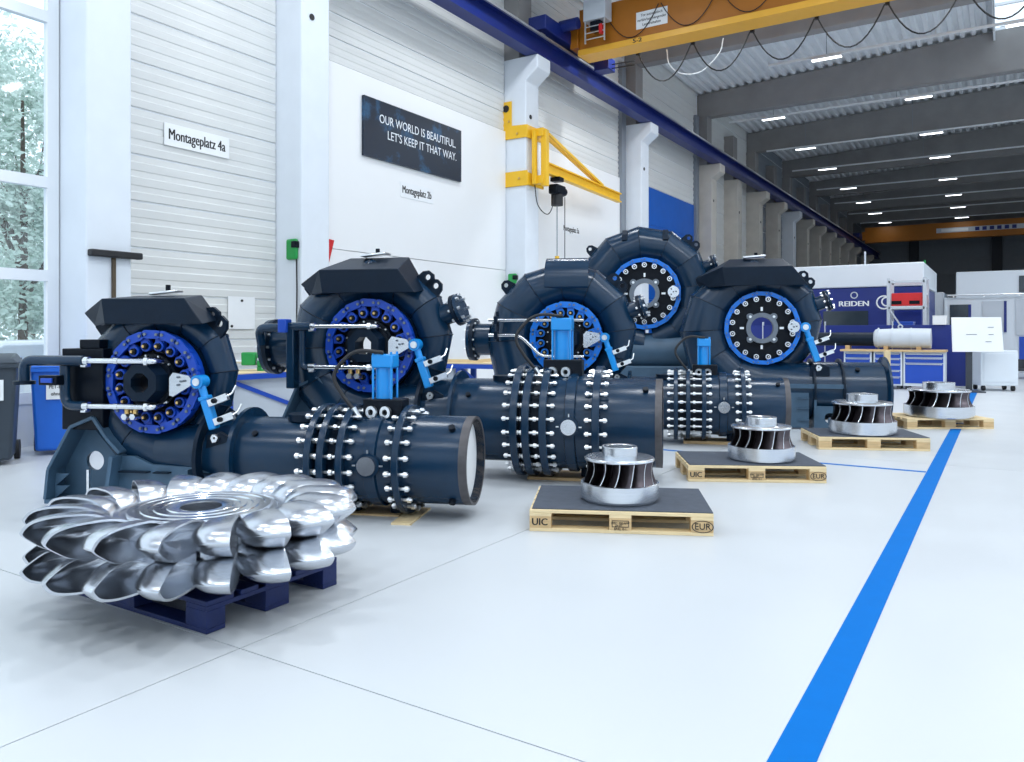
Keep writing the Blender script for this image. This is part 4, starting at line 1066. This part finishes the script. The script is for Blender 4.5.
# ================================================================== small things on the columns and wall
def bracket_bar():
    T = thing('column_shelf', 'black padded bar on the white column beside the window', 'bumper bar', (COLX, 5.32, 2.24))
    MB().box(0, .10, -.31, .33, -.02, .06).build('pad', 'rubber', T, bevel=.015)
    MB().box(0, .04, -.02, .02, -2.24, -.02).build('post', 'bark', T, bevel=.004)
bracket_bar()
def green_box(x, y, z, label):
    T = thing('call_box', label, 'alarm box', (x, y, z))
    MB().box(-.20, .02, -.07, 0, -.16, .16).build('body', 'green', T, bevel=.03)
    MB().box(-.06, .04, -.09, -.01, .02, .12).build('button_block', 'black_steel', T, bevel=.01)
    MB().tube([(.0,-.03,-.15), (.02,-.04,-.6), (.0,-.03,-1.4)], .012, 6).build('cable', 'rubber', T)
green_box(COLX-.08, 8.29, 2.60, 'green box with black button on white column near slogan board')
green_box(COLX-.24, 14.86, 2.50, 'green box on the column with the jib crane')
fg = thing('fire_sign', 'small red corner sign on white panel edge above turbine', 'sign', (WX-.03, 9.12, 2.66))
MB().prism([(-.14, -.2), (-.14, .26), (.34, .22), (.22, -.16)], 0, .03, 'yz').build('plate', 'red', fg, smooth=False)
nt_ = thing('wall_notice', 'white paper notice with black pins on ribbed wall panel', 'notice', (WX-.06, 7.62, 1.62))
MB().box(0, .008, -.24, .24, -.24, .24).build('sheet', 'paper', nt_, smooth=False)
for y, z in ((0, .18), (-.18, -.2)): MB().cyl((.008, y, z), (.02, y, z), .02, n=10).build('pin', 'ink', nt_)

# bins by the window
def bin_(label, xy, rz, m, w, d, h, txt):
    T = thing('waste_bin', label, 'bin', (xy[0], xy[1], 0), rz, 'wheeled bins by the window')
    t = .84
    b = MB().add([(-w/2*t,-d/2*t,.05),(w/2*t,-d/2*t,.05),(w/2*t,d/2*t,.05),(-w/2*t,d/2*t,.05),(-w/2,-d/2,h),(w/2,-d/2,h),(w/2,d/2,h),(-w/2,d/2,h)],
             [(0,3,2,1),(4,5,6,7),(0,1,5,4),(1,2,6,5),(2,3,7,6),(3,0,4,7)])
    b.build('body', m, T, bevel=.03)
    MB().box(-w/2-.025, w/2+.025, -d/2-.03, d/2+.02, h-.05, h).build('rim', m, T, bevel=.01)
    MB().add([(-w/2-.02,-d/2-.04,h),(w/2+.02,-d/2-.04,h),(w/2+.02,d/2,h),(-w/2-.02,d/2,h),(-w/2+.04,-d/2+.03,h+.05),(w/2-.04,-d/2+.03,h+.05),(w/2-.04,d/2-.03,h+.09),(-w/2+.04,d/2-.03,h+.09)],
             [(0,3,2,1),(4,5,6,7),(0,1,5,4),(1,2,6,5),(2,3,7,6),(3,0,4,7)]).build('lid', m, T, bevel=.015)
    MB().cyl((-w/2, d/2+.05, h+.02), (w/2, d/2+.05, h+.02), .02, n=10).build('handle', m, T)
    for s in (-1, 1): MB().cyl((s*(w/2-.06), d/2*.9, .10), (s*(w/2-.01), d/2*.9, .10), .10, n=20).build('wheel', 'rubber', T)
    lb = MB().box(-.13, .17, -d/2*.99-.012, -d/2*.9, h*.64, h*.84).build('sticker', 'paper', T, smooth=False)
    for i, t_ in enumerate(txt): text('lettering', t_, .055, face_my(.02, -d/2*.99-.014, h*.78-.075*i), 'ink', lb, sx=.85, bold=.001)
    return T
bin_('blue plastic wheeled bin with white sticker, beside the turbine', W(-5.0, 8.62), HEAD+rad(28), 'bin_blue', .56, .55, .95, ('PET-Flaschen', 'ohne Inhalt'))
bin_('dark grey wheeled bin with white sticker at the left edge', W(-5.31, 7.85), HEAD+rad(28), 'bin_grey', .56, .56, 1.02, ('Restmüll', 'Abfall'))

# work benches by the wall
def bench(label, xy, rz, L, h, cab=True, vise=False):
    T = thing('workbench', label, 'workbench', (xy[0], xy[1], 0), rz)
    MB().box(-L/2, L/2, -.35, .35, h-.05, h).build('bench_top', 'wood_pale', T, bevel=.006)
    MB().box(-L/2, L/2, -.36, -.345, h-.09, h-.02).build('edge_trim', 'drawer_blue', T)
    for x in (-L/2+.06, L/2-.06, .1):
        for y in (-.3, .3): MB().box(x-.04, x+.04, y-.04, y+.04, 0, h-.05).build('leg', 'drawer_blue', T, bevel=.005)
    for a, b in ((-L/2+.1, .06), (.14, L/2-.1)):
        MB().bar((a, -.28, h-.1), (b, -.28, .3), .03, .05).build('brace', 'drawer_blue', T)
    if cab: MB().box(-L/2+.12, .0, -.27, .3, .05, h-.06).build('cabinet', 'grey_light', T, bevel=.01)
    return T
bw = W(-3.10, 10.6)
bench('workbench with blue legs holding the green vise, between the first two turbines', bw, rad(90)-rad(0)+HEAD*0, 2.4, .83)
vz = thing('vise', 'green bench vise on the workbench by the wall', 'vise', (W(-3.20, 10.1)[0], W(-3.20, 10.1)[1], .83), HEAD)
MB().cyl((0,0,0), (0,0,.05), .11, n=18).build('base', 'green', vz)
MB().box(-.10, .16, -.06, .06, .05, .20).build('body', 'green', vz, bevel=.015)
MB().box(-.30, -.12, -.07, .07, .07, .24).build('moving_jaw', 'green', vz, bevel=.015)
MB().box(.12, .20, -.08, .08, .12, .26).build('fixed_jaw', 'green', vz, bevel=.01)
MB().cyl((-.42, 0, .12), (-.12, 0, .12), .025, n=12).build('spindle', 'zinc', vz)
MB().cyl((-.40, -.12, .12), (-.40, .12, .12), .012, n=8).build('handle', 'zinc', vz)
b2 = W(-.82, 12.4)
bench('workbench with blue edge under the wrapped crate, between second and third turbine', b2, HEAD*.4, 1.6, .86)
cr = thing('wrapped_crate', 'tall white plastic wrapped crate standing on the workbench behind', 'crate', (b2[0]-.02, b2[1]+.02, .86), HEAD*.4)
MB().add([(-.50,-.25,0),(.42,-.25,0),(.42,.25,0),(-.50,.25,0),(-.46,-.2,.50),(.30,-.2,.55),(.30,.2,.55),(-.46,.2,.50),(-.34,-.12,.86),(.10,-.12,.92),(.10,.12,.92),(-.34,.12,.86)],
    [(0,3,2,1),(0,1,5,4),(1,2,6,5),(2,3,7,6),(3,0,4,7),(4,5,9,8),(5,6,10,9),(6,7,11,10),(7,4,8,11),(8,9,10,11)]).build('wrap', 'white_gloss', cr, bevel=.03)
MB().box(-.52, .44, -.27, .27, 0, .05).build('crate_base', 'wood_pale', cr)

# ================================================================== far work area on the right
def mill():
    T = thing('milling_machine', 'large blue and white milling machine enclosure behind the rightmost turbine', 'milling machine', (-1.88, 24.0, 0))
    MB().box(-6.4, 0, 0, 4.8, 0, 2.62).build('enclosure', 'mill_blue', T, smooth=False, bevel=.02)
    MB().box(-6.4, .05, -.05, 4.8, 2.62, 3.27).build('upper_cover', 'mill_white', T, smooth=False, bevel=.03)
    MB().box(-2.55, -1.35, -.03, 0, 1.48, 1.95).build('viewing_window', 'glass_dark', T, smooth=False)
    text('lettering', 'REIDEN', .21, face_my(-1.72, -.012, 2.15), 'ink_white', T, sx=1.15, bold=.008)
    MB().lathe([(.07, -.004), (.10, -.004), (.10, .004), (.07, .004)], (-1.72, -.012, 2.40), (0,1,0), 20).build('emblem', 'grey_light', T)
    MB().lathe([(.10, -.004), (.14, -.004), (.14, .004), (.10, .004)], (-.88, -.012, 2.2), (0,1,0), 24).build('emblem', 'ink_white', T)
    MB().lathe([(.16, -.004), (.20, -.004), (.20, .004), (.16, .004)], (-.95, -.012, 2.18), (0,1,0), 24).build('emblem', 'ink_white', T)
    MB().cyl((-1.6, 1.2, 3.27), (-1.6, 1.2, 3.75), .025, n=8).build('antenna', 'grey_light', T)
    MB().cyl((-.2, 3.5, 3.27), (-.2, 3.5, 3.6), .03, n=8).build('signal_lamp', 'green', T)
mill()
fw_ = thing('machine_fence', 'low dark blue machine fence with white top trim', 'fence', (-.75, 21.6, 0))
for k in range(4):
    MB().box(-1.6*(k+1)+.012, -1.6*k-.012, 0, .08, .04, 1.52).build('panel', 'mill_blue', fw_, smooth=False, bevel=.006)
    MB().box(-1.6*k-.012, -1.6*k+.012, -.01, .09, 0, 1.62).build('post', 'grey_light', fw_, smooth=False)
MB().box(.0, .10, .0, .40, 0, 1.55).build('end_post', 'grey_light', fw_, smooth=False)
# storage rack
def rack():
    T = thing('storage_rack', 'grey steel rack behind the blue fence', 'rack', (-2.12, 22.5, 0))
    for x in (-.42, .42):
        for y in (0, .8): MB().box(x-.04, x+.04, y-.04, y+.04, 0, 2.75).build('post', 'grey_light', T, smooth=False)
    for z_ in (.6, 2.0, 2.68):
        for y in (-.04, .76): MB().box(-.42, .42, y, y+.05, z_-.06, z_).build('beam', 'grey_light', T, smooth=False)
    for z_ in (.6, 2.0): MB().box(-.42, .42, 0, .8, z_, z_+.02).build('shelf', 'zinc', T, smooth=False)
    MB().bar((-.40, -.05, 1.95), (.0, -.05, 1.3), .02, .04).build('brace', 'grey_light', T)
    for z_ in (2.3, 2.7): MB().bar((.42, 0, z_), (.42, .8, z_+.05), .03, .04).build('side_rail', 'grey_light', T)
rack()
rb_ = thing('red_tool_crate', 'red crate with handle slots on the upper rack shelf', 'crate', (-2.12, 22.88, 2.021))
MB().box(-.36, .36, -.33, .34, 0, .34).build('body', 'red', rb_, smooth=False, bevel=.01)
for x in (-.24, .18): MB().box(x-.12, x+.12, -.342, -.328, .05, .14).build('handle_slot', 'black_steel', rb_, smooth=False)
bb_ = thing('blue_storage_box', 'blue plastic box below the red crate on rack', 'box', (-2.2, 22.88, .621))
MB().box(-.25, .22, -.33, .3, 0, .98).build('body', 'drawer_blue', bb_, smooth=False, bevel=.02)
MB().box(-.26, .23, -.34, .31, .94, 1.0).build('rim', 'drawer_blue', bb_, smooth=False, bevel=.01)
# drawer cabinets under a bench top
def cabinet(label, x, drawers, w):
    T = thing('drawer_cabinet', label, 'cabinet', (x, 20.3, 0), 0, 'white cabinets with blue drawers')
    MB().box(0, w, 0, .6, .08, .88).build('body', 'mill_white', T, smooth=False, bevel=.01)
    for fx in (.04, w-.12):
        for fy in (.03, .50): MB().box(fx, fx+.08, fy, fy+.08, 0, .08).build('foot', 'grey_dark', T, smooth=False)
    z_ = .84
    for h in drawers:
        d = MB().box(.04, w-.04, -.015, .0, z_-h+.02, z_).build('drawer', 'drawer_blue', T, smooth=False, bevel=.003)
        MB().box(.06, w-.06, -.035, -.015, z_-.025, z_-.005).build('handle', 'zinc', d, smooth=False)
        z_ -= h
cabinet('white cabinet with five blue drawers, middle of three', -2.62, [.13, .13, .15, .15, .18], .62)
cabinet('white cabinet with two slim and one deep blue drawer, right end', -1.98, [.10, .13, .48], .86)
cabinet('white cabinet with blue drawers partly behind the turbine pipe', -3.28, [.13, .13, .15, .15, .18], .62)
wt = thing('bench_worktop', 'long wooden worktop over the drawer cabinets', 'worktop', (-3.35, 20.25, .88))
MB().box(0, 2.25, -.06, .72, 0, .045).build('board', 'wood', wt, smooth=False, bevel=.005)
# shaft with pale cone lying on the worktop
sh = thing('shaft_cone', 'pale grey cone casing with dark shaft lying on the long worktop', 'shaft', (-2.02, 20.58, 1.19), 0)
MB().lathe([(.02, -.62), (.17, -.62), (.22, -.58), (.235, -.2), (.245, .0), (.235, .60), (.02, .60)], (0,0,0), (1,0,0), 36).build('cone', 'grey_light', sh)
for x in (-.52, -.22, .18): MB().lathe([(.20, -.012), (.255, -.012), (.255, .012), (.20, .012)], (x,0,0), (1,0,0), 32).build('band', 'grey_light', sh)
MB().cyl((-2.6,0,-.02), (-.60,0,-.02), .165, n=24).build('shaft', 'navy_dark', sh)
MB().lathe([(.03, -.012), (.06, -.012), (.06, .012), (.03, .012)], (-.05, 0, .28), (0,1,0), 18).build('lifting_ring', 'zinc', sh)
for x in (-1.2, -.35, .35): MB().prism([(x-.05, -.265), (x+.05, -.265), (x+.05, -.17), (x-.05, -.17)], -.14, .14).build('cradle_block', 'wood', sh)
pk = thing('timber_plank', 'upright wooden plank beside the rightmost turbine pipe end', 'plank', W(5.72, 11.85) + (0,), HEAD)
MB().box(-.045, .045, -.02, .02, 0, 1.05).build('board', 'wood_pale', pk, smooth=False, bevel=.003)
MB().box(-.045, .045, -.02, .5, 0, .03).build('foot', 'wood_pale', pk, smooth=False)
# info board
ib = thing('info_board', 'white slanted information board on a stand at the right', 'board', W(10.36, 17.3) + (0,), HEAD-rad(10))
MB().add([(-.52,-.05,.90),(.52,-.05,.90),(.52,-.01,.90),(-.52,-.01,.90),(-.51,.05,1.67),(.51,.05,1.67),(.51,.09,1.67),(-.51,.09,1.67)],
         [(0,3,2,1),(4,5,6,7),(0,1,5,4),(1,2,6,5),(2,3,7,6),(3,0,4,7)]).build('panel', 'paper', ib, smooth=False, bevel=.006)
for x, z_, w in ((-.12, 1.28, .22), (.28, 1.44, .12), (.28, 1.28, .10), (.22, 1.12, .12)):
    MB().box(x-w/2, x+w/2, -.03+(z_-.9)*.13-.025, -.03+(z_-.9)*.13-.018, z_, z_+.014).build('print_line', 'grey_mid', ib, smooth=False)
MB().box(-.22, -.10, .0, .06, 0, .92).build('stand', 'grey_dark', ib, smooth=False)
MB().box(-.35, .10, -.2, .25, 0, .03).build('foot', 'grey_dark', ib, smooth=False)
wc = thing('roll_cabinet', 'pale grey cabinet on castors behind the information board', 'cabinet', W(11.12, 17.95) + (0,), HEAD-rad(10))
MB().box(-.38, .40, -.3, .3, .12, .92).build('body', 'mill_white', wc, smooth=False, bevel=.015)
MB().box(-.32, .34, -.312, -.3, .2, .86).build('door', 'mill_white', wc, smooth=False, bevel=.004)
for x in (-.3, .32):
    for y in (-.22, .22): MB().cyl((x-.03, y, .06), (x+.03, y, .06), .06, n=12).build('castor', 'rubber', wc)
# bench clutter
sx_ = W(9.8, 18.15)
wbx = thing('white_carton', 'white carton on the fence beside yellow cup', 'box', (-1.30, 21.54, 1.521)); MB().box(-.16, .14, 0, .2, 0, .22).build('body', 'paper', wbx, smooth=False, bevel=.005); MB().box(-.165,.145,-.005,.205,.2,.225).build('lid','paper',wbx,smooth=False)
yc_ = thing('yellow_bowl', 'yellow rounded bowl on the fence top', 'bowl', (-.90, 21.68, 1.521)); MB().lathe([(.02,0),(.10,0),(.13,.06),(.12,.11),(.02,.12)],(0,0,0),(0,0,1),18).build('bowl','amber',yc_)
# far white machine
def far_machine():
    T = thing('machining_centre', 'white machining centre with windows at the far right', 'machine', (-1.75, 31.0, 0))
    MB().box(0, 6.0, .0, 3.0, 0, 2.55).build('body', 'mill_white', T, smooth=False, bevel=.03)
    MB().box(.35, 6.0, .3, 3.0, 2.55, 3.45).build('upper_body', 'mill_white', T, smooth=False, bevel=.03)
    MB().box(-.9, .0, .1, 2.6, 0, 2.75).build('side_cabinet', 'grey_light', T, smooth=False, bevel=.03)
    for x0, x1, z0_, z1_, m_ in ((.18, .82, 1.25, 2.3, 'glass_dark'), (1.15, 1.85, 1.35, 2.4, 'grey_light'), (2.1, 2.95, 1.25, 2.45, 'grey_light'), (2.2, 2.95, .3, 1.2, 'drawer_blue'), (2.2, 2.9, 2.7, 3.25, 'glass_dark'), (3.1, 4.2, .5, 1.15, 'glass_dark')):
        w = MB().box(x0, x1, -.04 if z0_ < 2.6 else .26, .02 if z0_ < 2.6 else .31, z0_, z1_).build('window', m_, T, smooth=False)
        MB().box(x1-.08, x1, -.06 if z0_ < 2.6 else .24, -.04 if z0_ < 2.6 else .26, z0_, z1_).build('frame', 'mill_blue', w, smooth=False)
    MB().tube([(.1, -.15, 2.62), (3.2, -.15, 2.62)], .03, 8).build('guard_rail', 'zinc', T)
    for x in (.3, 1.2, 2.2, 3.0): MB().tube([(x, -.15, 2.55), (x, -.15, 2.62), (x, .1, 2.62)], .02, 6).build('rail_post', 'zinc', T)
    MB().box(3.2, 3.5, -.05, 0, 1.75, 1.95).build('control_panel', 'grey_dark', T, smooth=False)
far_machine()
pt = thing('pipe_trolley', 'dark low trolley loaded with blue parts at right edge', 'trolley', (.10, 27.0, 0))
MB().box(-.7, 1.5, -.3, .5, .22, .30).build('deck', 'grey_dark', pt, smooth=False, bevel=.01)
for x in (-.55, 1.3):
    for y in (-.2, .4): MB().cyl((x, y-.03, .11), (x, y+.03, .11), .11, n=14).build('wheel', 'rubber', pt)
for i, x in enumerate((-.5, -.1, .3, .75, 1.2)):
    MB().cyl((x, .1, .30), (x, .1, .55+.05*(i % 2)), .15, n=14).build('part', 'mill_blue' if i % 2 else 'grey_dark', pt)
